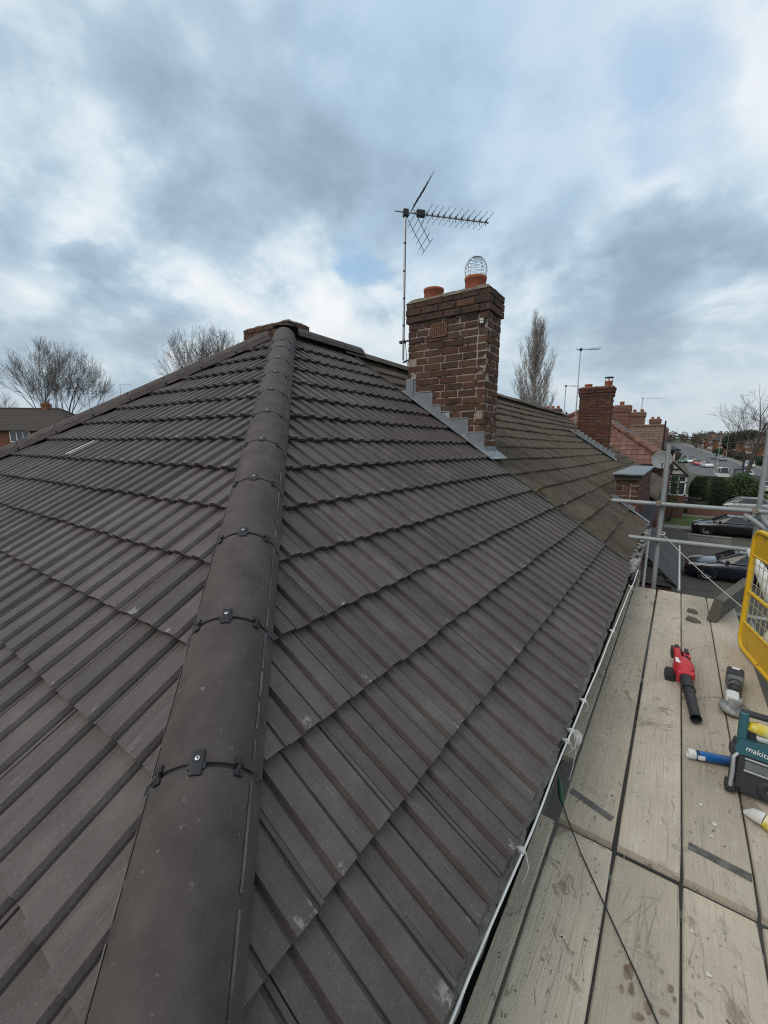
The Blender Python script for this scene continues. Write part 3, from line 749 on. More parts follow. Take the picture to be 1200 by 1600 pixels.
# air brick: a terracotta grille with square holes
ab = MB(); ax0, ax1, az0, az1 = 1.41, 1.635, -.02, .150; nx, nz_ = 7, 6; yf = CY0-.016
ab.box((ax0, yf, az0), (ax0+.012, yf+.03, az1)); ab.box((ax1-.012, yf, az0), (ax1, yf+.03, az1)); ab.box((ax0, yf, az0), (ax1, yf+.03, az0+.012)); ab.box((ax0, yf, az1-.012), (ax1, yf+.03, az1))
for i in range(1, nx): x = ax0+(ax1-ax0)*i/nx; ab.box((x-.005, yf+.003, az0), (x+.005, yf+.028, az1))
for j in range(1, nz_): zz = az0+(az1-az0)*j/nz_; ab.box((ax0, yf+.002, zz-.004), (ax1, yf+.027, zz+.004))
ab.build('air_brick', 'airbrick', stack, world=I4)
MB().box((ax0+.002, yf+.0065, az0+.002), (ax1-.002, yf+.0075, az1-.002)).build('air_brick_void', 'underlay', stack, world=I4)
# cable clip box and thin lashing wire round the stack
c = MB()
for i in (0, 1):
    for j in (0, 1): c.bbox((2.075+i*.022, CY0-.022, .058+j*.030), (2.094+i*.022, CY0-.002, .084+j*.030), .004)
c.build('cable_clamp', 'white_plastic', stack, world=I4)
MB().tube([(CX0-.01, CY0-.006, -.06), (1.5, CY0-.009, .0), (2.09, CY0-.008, .075)], .003, 5).build('lashing_wire', 'steel_dark', stack, world=I4)
MB().tube([(CX0-.012, CY0+.1, .10), (CX0+.02, CY0-.008, .02), (CX0+.05, CY0-.012, -.15), (CX0+.0, CY0-.012, -.32), (CX0-.02, CY0+.05, -.36)], .004, 5).build('black_cable', 'black_plastic', stack, world=I4)
# stepped lead flashing up the side of the stack
def lead_poly(name, pts, th, parent, n):
    b = MB(); m = len(pts); q = [Vector(p) for p in pts]; o = [p+Vector(n)*th for p in q]
    b.add(q+o, [tuple(range(m-1, -1, -1)), tuple(range(m, 2*m))]+[(i, (i+1) % m, (i+1) % m+m, i+m) for i in range(m)]); return b.build(name, 'lead', parent, world=I4)
yz = CY0-.006
x = CX0-.01; i = 0
while x < CX1-.02:
    x2 = min(x+.13, CX1+.012); zt = roof_z(x)+.145+.02*rng.uniform(-1, 1)
    zt = .195-BH*round((.195-zt)/BH)+.002
    lead_poly('flashing_step', [(x, yz-.0008*i, roof_z(x)-.02), (x2+.02, yz-.0008*i, roof_z(x2+.02)-.02), (x2+.012, yz-.0008*i, zt), (x, yz-.0008*i, zt)], .003, stack, (0, -1, 0)); MB().bbox((x-.004, yz-.010-.0008*i, zt-.003), (x2+.012+rng.uniform(-.02, .005), CY0+.01, zt+.009), .003).build('lead_pointing', 'cement_scuff', stack, world=I4); x = x2; i += 1
lead_poly('cover_flashing', [(1.03, CY0-.095, roof_z(1.03)+.026), (2.30, CY0-.095, roof_z(2.30)+.026), (2.30, CY0-.004, roof_z(2.30)+.05), (1.03, CY0-.004, roof_z(1.03)+.05)], .004, stack, (SP, 0, CP))
b = MB().tube([(1.03, CY0-.098, roof_z(1.03)+.030), (2.29, CY0-.098, roof_z(2.29)+.030)], .006, 6); b.build('lead_roll', 'lead', stack, world=I4)
lead_poly('front_apron', [(CX1-.03, CY0-.10, roof_z(CX1)+.03), (CX1+.17, CY0-.10, roof_z(CX1+.17)+.028), (CX1+.17, CY1+.02, roof_z(CX1+.17)+.028), (CX1-.03, CY1+.1, roof_z(CX1)+.03)], .004, stack, (SP, 0, CP))
lead_poly('front_upstand', [(CX1+.010, CY0-.006, -1.50), (CX1+.010, CY1+.006, -1.50), (CX1+.010, CY1+.006, -1.385), (CX1+.010, CY0-.006, -1.385)], .004, stack, (1, 0, 0))
lead_poly('side_step_top', [(CX0-.012, yz-.012, roof_z(CX0)+.0), (CX0+.10, yz-.012, roof_z(CX0)+.0), (CX0+.10, yz-.012, roof_z(CX0)+.205), (CX0-.012, yz-.012, roof_z(CX0)+.21)], .003, stack, (0, -1, 0))

# second stack of the same house: only its head shows behind the apex
BX0, BX1, BY0, BY1 = -2.34, -1.24, 1.20, 1.64
st2 = MB().box((BX0+.006, BY0+.006, -1.6), (BX1-.006, BY1-.006, .40)).build('chimney_stack', 'mortar_dark', house, world=I4)
for i in range(4): brick_ring(st2, BX0, BX1, BY0, BY1, .25-BH*i, i % 2 == 0, lambda: rng.choice(['brick_main', 'brick_dark']))
for i in range(3): brick_ring(st2, BX0-.026, BX1+.026, BY0-.026, BY1+.026, .25+BH*(i+1), i % 2 == 1, lambda: rng.choice(['brick_main', 'brick_dark']))
MB().box((BX0-.012, BY0-.012, .35), (BX1+.012, BY1+.012, .595)).build('corbel_mortar', 'mortar_dark', st2, world=I4)
flaunch(st2, BX0-.03, BX1+.03, BY0-.03, BY1+.03, .60, .05, seed=5)

# eaves: gutter with old mortar and moss, white cable clipped to it
gut = MB(); GXc, GZc, GR = EX-.040, EZ-.095, .058
n = 9
def gut_ring(y): return [(GXc+GR*math.cos(math.pi+math.pi*i/(n-1)), y, GZc+GR*math.sin(math.pi+math.pi*i/(n-1))) for i in range(n)]
gut.loft([gut_ring(-EX-.05), gut_ring(YV+.05)], caps=False, smooth=True, closed=False)
gut.build('gutter', 'gutter_grey', house, world=I4)
MB().box((EX-.085, -EX, EZ-.24), (EX-.06, YV, EZ-.03)).build('fascia_board', 'wood_dark', house, world=I4)
def lumps(name, spots, m, parent, seed, world=I4):
    r = random.Random(seed); b = MB()
    for (x, y, z, s, f) in spots:
        bm = bmesh.new(); bmesh.ops.create_icosphere(bm, subdivisions=2, radius=1)
        for v in bm.verts:
            q = v.co*(1+.45*noise.noise(v.co*1.7+Vector((x*9, y*7, seed)))); v.co = Vector((x+q.x*s*r.uniform(.95, 1.05), y+q.y*s*f, z+q.z*s*.55))
        b.bm(bm, None, False)
    o = b.build(name, m, parent, world=world, fix=False); tag(o, kind='stuff'); return o
# rough mortar bed under the eaves tiles
mb_ = MB(); ny = 160; vs = []
for j in range(ny+1):
    y = -EX+(YV+EX)*j/ny
    for (x, zz) in ((EX-.09, EZ-.035), (EX-.03, EZ-.042), (EX-.004, EZ-.050), (EX+.006, EZ-.075), (EX-.004, EZ-.12)):
        f = noise.noise((y*9, x*40, 1.5)); g = noise.noise((y*31, x*90, 4.5)); vs.append((x+.012*f+.005*g, y, zz+.008*f+.006*g))
mb_.add(vs, [(j*5+i, j*5+i+1, (j+1)*5+i+1, (j+1)*5+i) for j in range(ny) for i in range(4)])
tag(mb_.build('mortar_bed', 'debris', house, world=I4, fix=False), kind='stuff')
sp = []; sp2 = []
y = -EX
while y < YV:
    s = rng.uniform(.018, .040)
    (sp if rng.random() < .6 else sp2).append((GXc+rng.uniform(-.03, .015), y, GZc+.018+rng.uniform(-.015, .02), s, rng.uniform(1, 2.2))); y += rng.uniform(.02, .05)
lumps('old_mortar', sp, 'debris', house, 3); lumps('moss', sp2, 'moss', house, 4)
lumps('old_mortar', [(EX-.05+rng.uniform(-.02, .02), rng.uniform(-1.9, -1.2), EZ-.045+rng.uniform(-.01, .01), rng.uniform(.03, .05), 1.8) for _ in range(10)], 'debris', house, 9)
# ---------------------------------------------------------------- the neighbouring house with the old mossy roof
YN1 = 15.7
nb = thing('terrace_house', 'neighbouring terrace house with old mossy brown tiled roof and second chimney', 'house', (0, 8, -7.5))
walls(nb, -WX, WX, YV+.06, YN1-.15, -7.6, EZ-.06, 'brickwork')
ND = .065                                                     # the old roof lies a little lower
def nslope(d, y):
    sag = -.035*math.sin(max(0, min(1, (y-1.5)/13))*math.pi)*math.sin(min(1, d/4.7)*math.pi)+.018*noise.noise((y*.45, d*.8, 2.0))
    return frame((d*CP-ND*SP*.3, y, -d*SP-ND+sag), (0, 1, 0), (-CP, 0, SP), (SP, 0, CP))
roof_n = deck(nb, [(0, YV+.03, -ND), (EX, YV+.03, EZ-ND), (EX, YN1, EZ-ND), (0, YN1, -ND)], off=-.12)
deck(nb, [(0, YV+.03, -ND), (0, YN1, -ND), (-EX, YN1, EZ-ND), (-EX, YV+.03, EZ-ND)], 'rear_roof', 'tile_old', -.05)
FINE = prof_fine(); ME_FINE = bm_mesh(tile_bm(FINE, th=.024), 'roof_tile', 'tile_old'); ME_MOSS = ME_FINE.copy(); ME_MOSS.materials[0] = MATS['tile_moss']
BAY = (3.30, 3.66, 4.55, 8.4)                                  # flat topped brick dormer wall: x0, x1, y0, y1
slots = []
for k in range(0, 15):
    d = D0-.05+GAUGE*k
    if d > EAVE_D+.03: continue
    y = YV+.05
    while y < YN1-.1:
        inside = (CX0 < d*CP < CX1+.1 and CY0 < y+.15 < CY1) or (d*CP > BAY[0]+.31 and BAY[2]-.1 < y+.15 < BAY[3])
        if not inside: slots.append((k, d, y))
        y += .30
slots.sort(key=lambda s: (Vector((s[1]*CP, s[2], -s[1]*SP))-CAM_POS).length)
far = MB(); n = 0
for (k, d, y) in slots:
    M = nslope(d+rng.uniform(-.006, .006), y) @ T(0, 0, rng.uniform(-.004, .004)) @ RZ(rng.uniform(-.012, .012)) @ RX(rng.uniform(-.008, .008))
    if n < 298:
        moss = False
        inst('roof_tile', ME_MOSS if moss else ME_FINE, roof_n, world=M); n += 1
    else: far.add([M @ v.co for v in ME_FINE.vertices], [tuple(p.vertices) for p in ME_FINE.polygons])
tag(far.build('far_roof_tiles', 'tile_old', roof_n, world=I4, fix=False), kind='stuff')
y = YV-.12
while y < YN1-.3:
    pr = hip_profile(.03); b = MB(); m = len(pr); sag = .02*noise.noise((y*.6, 0, 1))
    b.add([(x, 0, zz) for x, zz in pr]+[(x, .44, zz) for x, zz in pr], [(i, i+1, m+i+1, m+i) for i in range(m-1)], True)
    b.add([(x, .44, zz) for x, zz in pr]+[(x*.9, .44, zz-.02) for x, zz in pr], [(i, i+1, m+i+1, m+i) for i in range(m-1)])
    b.build('ridge_tile', 'tile_old', roof_n, world=T(0, y, -ND+.0+sag)); y += .455
# moss cushions along the old edge beside the chimney and pale flecks
ms = []
for _ in range(70):
    d = rng.uniform(2.0, 3.6); ms.append((d*CP, YV+.06+abs(rng.gauss(0, .22)), -d*SP-ND+.015, rng.uniform(.010, .026), 1.2))
for _ in range(160):
    d = rng.uniform(.5, 4.6); ms.append((d*CP, rng.uniform(1.4, 9), -d*SP-ND+.01, rng.uniform(.006, .016), 1.3))
lumps('moss', ms, 'tile_moss', nb, 21)
ms = []
for _ in range(26):
    d = rng.uniform(.6, 4.4); ms.append((d*CP, rng.uniform(1.6, 9), -d*SP-ND+.018, rng.uniform(.006, .013), 1.8))
lumps('bird_lime', ms, 'cement_scuff', nb, 22)
# chimney between the two old roofs
y2 = 10.85
st3 = MB().box((1.43, y2+.012, -2.2), (2.32, y2+.428, .16)).build('chimney_stack', 'mortar_dark', nb, world=I4)
z = .085; k = 0
while z > -1.75:
    brick_ring(st3, 1.415, 2.335, y2, y2+.44, z, k % 2 == 0, lambda: rng.choice(['brick_red', 'brick_red', 'brick_main']), skip=lambda x, y, zz: zz+.07 < roof_z(x)-.25, faces='flr'); z -= BH; k += 1
for i, e in enumerate((.025, .045, .045)): brick_ring(st3, 1.415-e, 2.335+e, y2-e, y2+.44+e, .085+BH*(i+1), i % 2 == 1, lambda: rng.choice(['brick_red', 'brick_dark']), faces='flr')
MB().box((1.40, y2-.015, .16), (2.35, y2+.455, .425)).build('corbel_mortar', 'mortar_dark', st3, world=I4)
flaunch(st3, 1.37, 2.38, y2-.045, y2+.485, .435, .04, 8)
pot(st3, 1.62, y2+.2, .45, .11, .11); pot(st3, 2.18, y2+.2, .45, .11, .17)
cw = MB(); 
for a in range(4): cw.tube([(.09*math.cos(a*1.57), .09*math.sin(a*1.57), .15), (.09*math.cos(a*1.57), .09*math.sin(a*1.57), .27)], .008, 5)
cw.lathe([(.001, .30), (.13, .285), (.135, .265), (.001, .268)], 16); cw.build('cowl', 'steel_dark', st3, world=T(2.18, y2+.2, .45))
x = 1.40
while x < 2.45:
    lead_poly('flashing_step', [(x, y2-.006, roof_z(x)-.1), (x+.13, y2-.006, roof_z(x+.13)-.1), (x+.12, y2-.006, roof_z(x)+.09), (x, y2-.006, roof_z(x)+.10)], .003, st3, (0, -1, 0)); x += .115
lead_poly('cover_flashing', [(1.25, y2-.14, roof_z(1.25)-.02), (2.62, y2-.14, roof_z(2.62)-.02), (2.62, y2-.0, roof_z(2.62)+.01), (1.25, y2-.0, roof_z(1.25)+.01)], .004, st3, (SP, 0, CP))
# flat topped brick dormer wall breaking through the eaves
bx0, bx1, by0, by1 = BAY; bt = -1.86
bay = MB().box((bx0, by0+.010, -7.5), (bx1-.010, by1-.010, bt)).build('front_dormer', 'mortar', nb, world=I4)
z = bt-BH; k = 0
while z > -3.75:
    for c, l in brick_run(by0, by1, 0 if k % 2 else BP/2): inst('brick', brick(BD, l, rng.choice(['brick_main', 'brick_red', 'brick_dark']), rng.randrange(3)), bay, world=T(bx1-BD/2+rng.uniform(-.002, .002), c, z+BH/2))
    for c, l in brick_run(bx0, bx1-BD-.011, 0 if k % 2 else BP/2): inst('brick', brick(l, BD, rng.choice(['brick_main', 'brick_dark']), rng.randrange(3)), bay, world=T(c, by0+BD/2, z+BH/2))
    z -= BH; k += 1
MB().bbox((bx0-.06, by0-.08, bt), (bx1+.05, by1+.03, bt+.032), .012).build('lead_roof', 'lead', bay, world=I4)
MB().box((bx0-.02, by0-.035, bt-.08), (bx1+.03, by0-.02, bt-.002)).build('fascia', 'wood_dark', bay, world=I4)
for i in range(3):
    a = bx1-.03-.11*i
    lead_poly('flashing_step', [(a-.12, by0-.004, roof_z(a-.12)-ND-.06), (a, by0-.004, roof_z(a)-ND-.06), (a, by0-.004, roof_z(a)-ND+.10), (a-.12, by0-.004, roof_z(a-.12)-ND+.08)], .003, bay, (0, -1, 0))
lead_poly('soaker', [(3.25, by0-.12, roof_z(3.25)-ND+.03), (EX, by0-.10, EZ-ND+.02), (EX, by0, EZ-ND+.03), (3.25, by0, roof_z(3.25)-ND+.04)], .004, bay, (SP, 0, CP))
# old gutter full of broken mortar, white pipes on the front wall
go = MB(); go.loft([[(p[0]+.02, y, p[2]-.03) for p in gut_ring(0)] for y in (YV+.07, by0-.05)], caps=False, smooth=True, closed=False); go.build('gutter', 'white_plastic', nb, world=I4)
lumps('broken_mortar', [(GXc+rng.uniform(-.03, .05), YV+.1+i*.075, EZ-.08+rng.uniform(-.02, .03), rng.uniform(.02, .05), 1.5) for i in range(42)], 'debris', nb, 31)
lumps('white_mortar', [(GXc+rng.uniform(-.01, .06), rng.uniform(YV-.1, YV+.7), EZ-.075+rng.uniform(-.02, .02), rng.uniform(.02, .045), 1.6) for i in range(24)], 'cement_scuff', nb, 32)
MB().tube([(3.72, 8.6, EZ-.35), (3.72, 8.6, -7.4)], .035, 8).build('downpipe', 'white_plastic', nb, world=I4)
MB().tube([(3.80, 4.4, EZ-.12), (3.72, 4.45, -3.4), (3.70, 4.45, -7.4)], .034, 8).build('downpipe', 'gutter_grey', nb, world=I4)
# lean-to porch roof below, with dark tiles and a white gutter
PX0, PX1, PZ0, PZ1, PY0, PY1 = 3.5, 4.46, -4.55, -5.16, 9.8, 16.2
pr_ = MB(); pr_.add([(PX0, PY0+.9, PZ0), (PX1, PY0, PZ1), (PX1, PY1, PZ1), (PX0, PY1, PZ0)], [(0, 1, 2, 3)]); pr_.add([(PX0, PY0+.9, PZ0), (PX0, PY0, PZ1), (PX1, PY0, PZ1)], [(0, 1, 2)])
porch = pr_.build('porch_roof', 'roof_slate', nb, world=I4)
dl = math.hypot(PX1-PX0, PZ1-PZ0); ux, uz = (PX1-PX0)/dl, (PZ1-PZ0)/dl
ME_PT = MB().box((0, 0, -.012), (.29, .30, .012)).mesh('porch_tile', 'roof_slate')
for k in range(4):
    s = dl-.27*k; y = PY0+.9*(1-s/dl)+.05
    while y < PY1-.25:
        inst('porch_tile', ME_PT, porch, world=frame((PX0+ux*s, y, PZ0+uz*s+.02), (0, 1, 0), (-ux, 0, -uz), (-uz, 0, ux)) @ T(0, 0, rng.uniform(0, .004)) @ RX(-.05)); y += .30
MB().tube([(PX1-.02, PY0, PZ1+.03), (PX0, PY0+.95, PZ0+.05)], .05, 7).build('porch_hip', 'black_plastic', porch, world=I4)
MB().tube([(PX1+.05, PY0, PZ1-.05), (PX1+.05, PY1, PZ1-.05)], .035, 8).build('porch_gutter', 'white_plastic', porch, world=I4)
MB().box((PX0, PY0+.15, -7.5), (PX1-.12, PY1-.1, PZ1-.1)).build('porch_wall', 'brickwork', nb, world=I4)

# ---------------------------------------------------------------- things on the roofs
def yagi(name, label, base, mast_h, az, boom, n_dir, mast_r=.016, el=.17, grid=True, group=None, simple=False):
    t = thing(name, label, 'aerial', base, 0, group)
    MB().tube([(0, 0, 0), (0, 0, mast_h)], mast_r, 10).build('mast', 'aluminium', t)
    M = T(0, 0, mast_h-.03) @ RZ(-az)           # local +Y is where the boom points
    bo = MB().tube([(0, -.14, .025), (0, boom, .025)], .011, 6).build('boom', 'aluminium' if not simple else 'steel_dark', t, local=M)
    MB().bbox((-.035, -.03, -.03), (.035, .04, .055), .006).build('mast_clamp', 'black_plastic', t, local=M)
    for i in range(n_dir):
        y = .30+(boom-.34)*(i/(n_dir-1))**1.05; b = MB()
        if simple: b.tube([(-el, y, .03), (el, y, .03)], .006, 4)
        else:
            b.tube([(-el, y, .035), (el, y, .035)], .0032, 5)
            for s in (-1, 1):
                for zz in (-1, 1): b.tube([(0, y, .03), (s*.035, y+.012, .03+zz*.040)], .0045, 4)
            b.bbox((-.012, y-.010, .016), (.012, y+.010, .052), .003)
        b.build('director', 'steel_dark' if not simple else 'aluminium', t, local=M)
    if grid:
        MB().bbox((-.03, .16, -.01), (.03, .27, .07), .008).build('dipole_box', 'black_plastic', t, local=M)
        for s in (1, -1):                       # two reflector panels leaning back from the boom
            b = MB(); w, h = .24, .40; lean = .63
            def q(x, k): return (x, .06+k*h*lean, .025+s*k*h)
            for x in (-w*.55, w*.55): b.tube([q(x, .04), q(x, 1)], .0045, 5)
            for j in range(1, 7): b.tube([q(-w, j/6), q(w, j/6)], .0035, 4)
            b.build('reflector', 'steel_dark', t, local=M)
    return t
MX, MY = .86, 1.40
an = yagi('television_aerial', 'tall television aerial on a mast strapped to the near brick chimney', (MX, MY, -.20), 1.90, R(43), 1.20, 11, el=.24)
MB().tube([(0, 0, .24), (.06, 0, .25), (.16, .0, .25), (.20, .05, .2)], .012, 6).build('bracket', 'steel_dark', an)
MB().bbox((-.06, -.02, .225), (.03, .03, .262), .004).build('bracket_clamp', 'steel_dark', an)
MB().tube([(0, 0, -.03), (.12, 0, .0), (.20, .02, .06), (.22, .0, .2)], .013, 6).build('lower_bracket', 'steel_dark', an)
for zz in (.45, .8, 1.15, 1.5): MB().lathe([(.0185, 0), (.0185, .02)], 10).build('cable_tie', 'black_plastic', an, local=T(0, 0, zz))
MB().tube([(.018, -.008, 1.8), (.020, -.01, 1.0), (.020, -.01, .3), (.06, -.02, .12), (.20, -.22, -.1)], .005, 5).build('cable', 'black_plastic', an)
# wire balloon in the right pot
def balloon():
    t = thing('wire_bird_guard', 'spherical wire guard sitting in the right hand chimney pot', 'bird guard', (1.895, 1.42, .655))
    b = MB(); r0 = .138
    for k in range(5):
        a = math.pi*k/5
        pts = [(r0*math.sin(t_)*math.cos(a)*(1 if abs(t_) < 2.2 else .85), r0*math.sin(t_)*math.sin(a)*(1 if abs(t_) < 2.2 else .85), .10+r0*1.15*math.cos(t_)) for t_ in [R(-150+300*i/28) for i in range(29)]]
        b.tube(pts, .0020, 4)
    b.build('rib', 'steel_dark', t)
    b = MB()
    for j in range(9):
        ph = R(18+14*j); rr = r0*math.sin(ph)*.99; zz = .10+r0*1.15*math.cos(ph)
        b.tube([(rr*math.cos(2*math.pi*i/20), rr*math.sin(2*math.pi*i/20), zz+.006*math.sin(i*1.7+j)) for i in range(20)], .0018, 4, closed=True)
    b.build('hoop', 'steel_dark', t)
balloon()
yagi('rooftop_aerial', 'dark thin aerial on a tall pole behind the second chimney', (1.22, 11.5, -.6), 2.35, R(60), .62, 6, .018, .20, False, simple=True)
yagi('rooftop_aerial', 'small pale aerial beyond the old ridge left of the second chimney', (-1.0, 20, -.2), 1.95, R(50), .75, 5, .022, .22, False, simple=True)
yagi('rooftop_aerial', 'far aerial standing above the fourth chimney roof', (1.05, 40, .3), 2.6, R(55), 1.7, 6, .03, .3, False, simple=True)
def dish():
    t = thing('satellite_dish', 'pale grey mesh satellite dish mounted on the neighbouring front wall', 'satellite dish', (3.80, 9.6, -1.70))
    M = RZ(R(-8)) @ RX(R(78))
    d_ = MB(); d_.lathe([(.001, -.045), (.08, -.040), (.16, -.022), (.215, .0), (.236, .012), (.240, .006), (.215, -.008), (.16, -.03), (.08, -.05), (.001, -.055)], 28)
    d_.build('reflector', 'dish_grey', t, local=M)
    MB().tube([(0, .02, -.24), (.02, -.12, -.24), (.03, -.30, -.10)], .012, 6).build('feed_arm', 'steel_dark', t)
    MB().lathe([(.025, 0), (.03, .05), (.02, .06)], 10, close=True).build('feed_horn', 'grey_plastic', t, local=T(.03, -.30, -.10) @ RX(R(-80)))
    MB().tube([(0, .06, -.02), (-.02, .10, -.25), (-.14, .12, -.30)], .018, 6).build('mount', 'steel_dark', t)
dish()

# ---------------------------------------------------------------- further houses
def tiled_slope(parent, o, u, v, wid, ln, m, rows, cols, th=.03, name='roof_tile', trim=None):
    """slope made of tile courses: o lower-left corner, u along the eave, v up the slope; each piece a strip of tiles"""
    o, u, v = Vector(o), Vector(u).normalized(), Vector(v).normalized(); nrm = u.cross(v)
    if nrm.z < 0: nrm = -nrm
    base = MB().add([o-nrm*.05, o+u*wid-nrm*.05, o+u*wid+v*ln-nrm*.05, o+v*ln-nrm*.05] if not trim else [p-nrm*.05 for p in trim], [tuple(range(4 if not trim else len(trim)))]).build('roof', m, parent, world=I4)
    g = ln/rows; c = wid/cols; me = MB().box((.004, -.01, -.02), (c-.004, g+.06, th-.02)).mesh('roof_tile', m)
    fr = frame(o, u, v, nrm) if u.cross(v).z > 0 else frame(o+u*wid, -u, v, nrm)
    for j in range(rows):
        for i in range(cols):
            p = fr @ Vector((c*(i+.5), g*(j+.5), 0))
            if trim and not inside2(p, trim, u, v, o): continue
            inst('roof_tile', me, base, world=fr @ T(c*i, g*j, rng.uniform(.0, .008)) @ RX(-.05))
    return base
def inside2(p, poly, u, v, o):
    q = [((Vector(a)-o).dot(u), (Vector(a)-o).dot(v)) for a in poly]; x, y = (p-o).dot(u), (p-o).dot(v); r = False
    for i in range(len(q)):
        (x0, y0), (x1, y1) = q[i-1], q[i]
        if (y0 > y) != (y1 > y) and x < (x1-x0)*(y-y0)/(y1-y0)+x0: r = not r
    return r
def plain_stack(parent, x0, x1, y0, y1, z0, z1, m='brickwork_red', pots=2, e=.05):
    s = MB(); s.box((x0, y0, z0), (x1, y1, z1-.3)); s.box((x0-e, y0-e, z1-.299), (x1+e, y1+e, z1)); s.box((x0-e*.5, y0-e*.5, z1-.36), (x1+e*.5, y1+e*.5, z1-.3005))
    o = s.build('chimney_stack', m, parent, world=I4)
    flaunch(o, x0-e, x1+e, y0-e, y1+e, z1, .06, x0)
    for i in range(pots): pot(o, x0+(x1-x0)*(i+.5)/pots, (y0+y1)/2, z1+.03, .12, .22)
    return o
# second terrace block: red tiled hip end facing us
b2 = thing('red_roofed_house', 'next terrace block with red tiled hip end roof past the second chimney', 'house', (0, 25, -7.4))
H2 = 3.95; e2 = -2.05; r2 = e2+H2*TP; ya = 16.55
walls(b2, -H2+.3, H2-.3, ya+.3, 38, -7.6, e2-.05, 'brickwork_red')
A, B_, C_ = Vector((-H2, ya, e2)), Vector((H2, ya, e2)), Vector((0, ya+H2, r2))
tiled_slope(b2, A, (1, 0, 0), (0, CP, SP), 2*H2, H2/CP, 'roof_red', 14, 32, trim=[A, B_, C_])
MB().add([B_, (H2, 29, e2), (0, 29, r2), C_], [(0, 1, 2, 3)]).build('roof', 'roof_red', b2, world=I4)
MB().add([A, (-H2, 29, e2), (0, 29, r2), C_], [(0, 1, 2, 3)]).build('roof', 'roof_red', b2, world=I4)
for k in range(13):
    s0, s1 = k/13, (k+1)/13-.006; P0, P1 = B_.lerp(C_, s0), B_.lerp(C_, s1); MB().tube([P0+Vector((0, 0, .05)), P1+Vector((0, 0, .06))], .105, 8).build('hip_tile', 'roof_red', b2, world=I4)
    P0, P1 = A.lerp(C_, s0), A.lerp(C_, s1); MB().tube([P0+Vector((0, 0, .05)), P1+Vector((0, 0, .06))], .105, 8).build('hip_tile', 'roof_red', b2, world=I4)
MB().box((-H2, ya-.08, e2-.16), (H2+.08, ya, e2-.01)).build('gutter', 'black_plastic', b2, world=I4)
c3 = plain_stack(b2, .78, 1.68, 23.6, 24.05, -1.5, .92, pots=1)
x = .6
while x < 1.9: lead_poly('flashing_step', [(x, 23.59, r2-TP*x-.1), (x+.14, 23.59, r2-TP*(x+.14)-.1), (x+.13, 23.59, r2-TP*x+.12), (x, 23.59, r2-TP*x+.12)], .01, c3, (0, -1, 0)); x += .13
# cross wing with brown tiles
b3 = thing('brown_roofed_house', 'house with brown tiled cross roof behind the red roof', 'house', (0, 33, -7.4))
walls(b3, -3, 3.0, 29.6, 35.4, -7.5, -2.05, 'brickwork_red')
tiled_slope(b3, (-3.2, 29.2, -2.1), (1, 0, 0), (0, CP, SP), 6.35, 3.35/CP, 'roof_brown', 12, 22)
MB().add([(-3.2, 32.55, -2.1+3.35*TP), (3.15, 32.55, -2.1+3.35*TP), (3.15, 35.9, -2.1), (-3.2, 35.9, -2.1)], [(0, 1, 2, 3)]).build('roof', 'roof_brown', b3, world=I4)
MB().prism([(0, 0)]*0 or [(29.6, -2.1), (35.5, -2.1), (32.55, .1)], (2.95, 3.0), Matrix(((0, 1, 0, 0), (1, 0, 0, 0), (0, 0, 1, 0), (0, 0, 0, 1)))).build('gable', 'brickwork_red', b3, world=I4)
MB().tube([(-3.2, 32.55, .18), (3.15, 32.55, .18)], .1, 8).build('ridge_tile', 'roof_brown', b3, world=I4)
MB().tube([(3.2, 29.4, -3.5), (3.22, 29.4, .35)], .05, 6).build('vent_pipe', 'black_plastic', b3, world=I4)
plain_stack(b3, .74, 1.72, 34.4, 34.9, -1.0, 1.28, pots=2)
# house with hung tiles, mock timber gable and white bay
b4 = thing('mock_tudor_house', 'slate roofed house with dark red hung tiles and black and white porch gable', 'house', (0, 45, -7.3))
hx = 3.75
walls(b4, -3.3, hx, 40.2, 52, -7.5, -1.62, 'tile_hung')
MB().add([(-3.6, 39.9, -1.5), (4.12, 39.9, -1.5), (0.2, 43.8, 1.1)], [(0, 1, 2)]).build('roof', 'roof_slate', b4, world=I4)
MB().add([(4.12, 39.9, -1.5), (4.12, 52.3, -1.5), (.2, 48.4, 1.1), (.2, 43.8, 1.1)], [(0, 1, 2, 3)]).build('roof', 'roof_slate', b4, world=I4)
MB().add([(-3.6, 39.9, -1.5), (-3.6, 52.3, -1.5), (.2, 48.4, 1.1), (.2, 43.8, 1.1)], [(0, 1, 2, 3)]).build('roof', 'roof_slate', b4, world=I4)
MB().box((-3.6, 39.78, -1.66), (4.2, 39.9, -1.49)).build('gutter', 'black_plastic', b4, world=I4)
MB().box((hx-.02, 40.12, -3.0), (hx+.10, 40.22, -1.7)).build('corner_board', 'white_paint', b4, world=I4)
gz_ = -3.0
tg = MB().prism([(hx-.1, -3.62), (hx+1.05, -3.62), (hx-.1, -2.45)], (39.6, 41.8)).build('porch_gable', 'render_cream', b4, world=I4)
for (a, c) in (((hx-.15, -2.36), (hx+1.22, -3.74)), ((hx-.15, -3.60), (hx+1.15, -3.60)), ((hx-.1, -3.15), (hx+.5, -3.15)), ((hx-.02, -2.45), (hx-.02, -3.6))):
    MB().tube([(a[0], 39.55, a[1]), (c[0], 39.55, c[1])], .075, 4).build('timber_strip', 'black_plastic', tg, world=I4)
MB().add([(hx-.2, 39.45, -2.28), (hx+1.28, 39.45, -3.74), (hx+1.28, 41.9, -3.74), (hx-.2, 41.9, -2.28)], [(0, 1, 2, 3)]).build('porch_roof', 'roof_slate', tg, world=I4)
bw = MB().box((hx-.1, 39.72, -7.3), (hx+1.12, 41.6, -5.35)).build('bay_wall', 'brickwork_red', b4, world=I4)
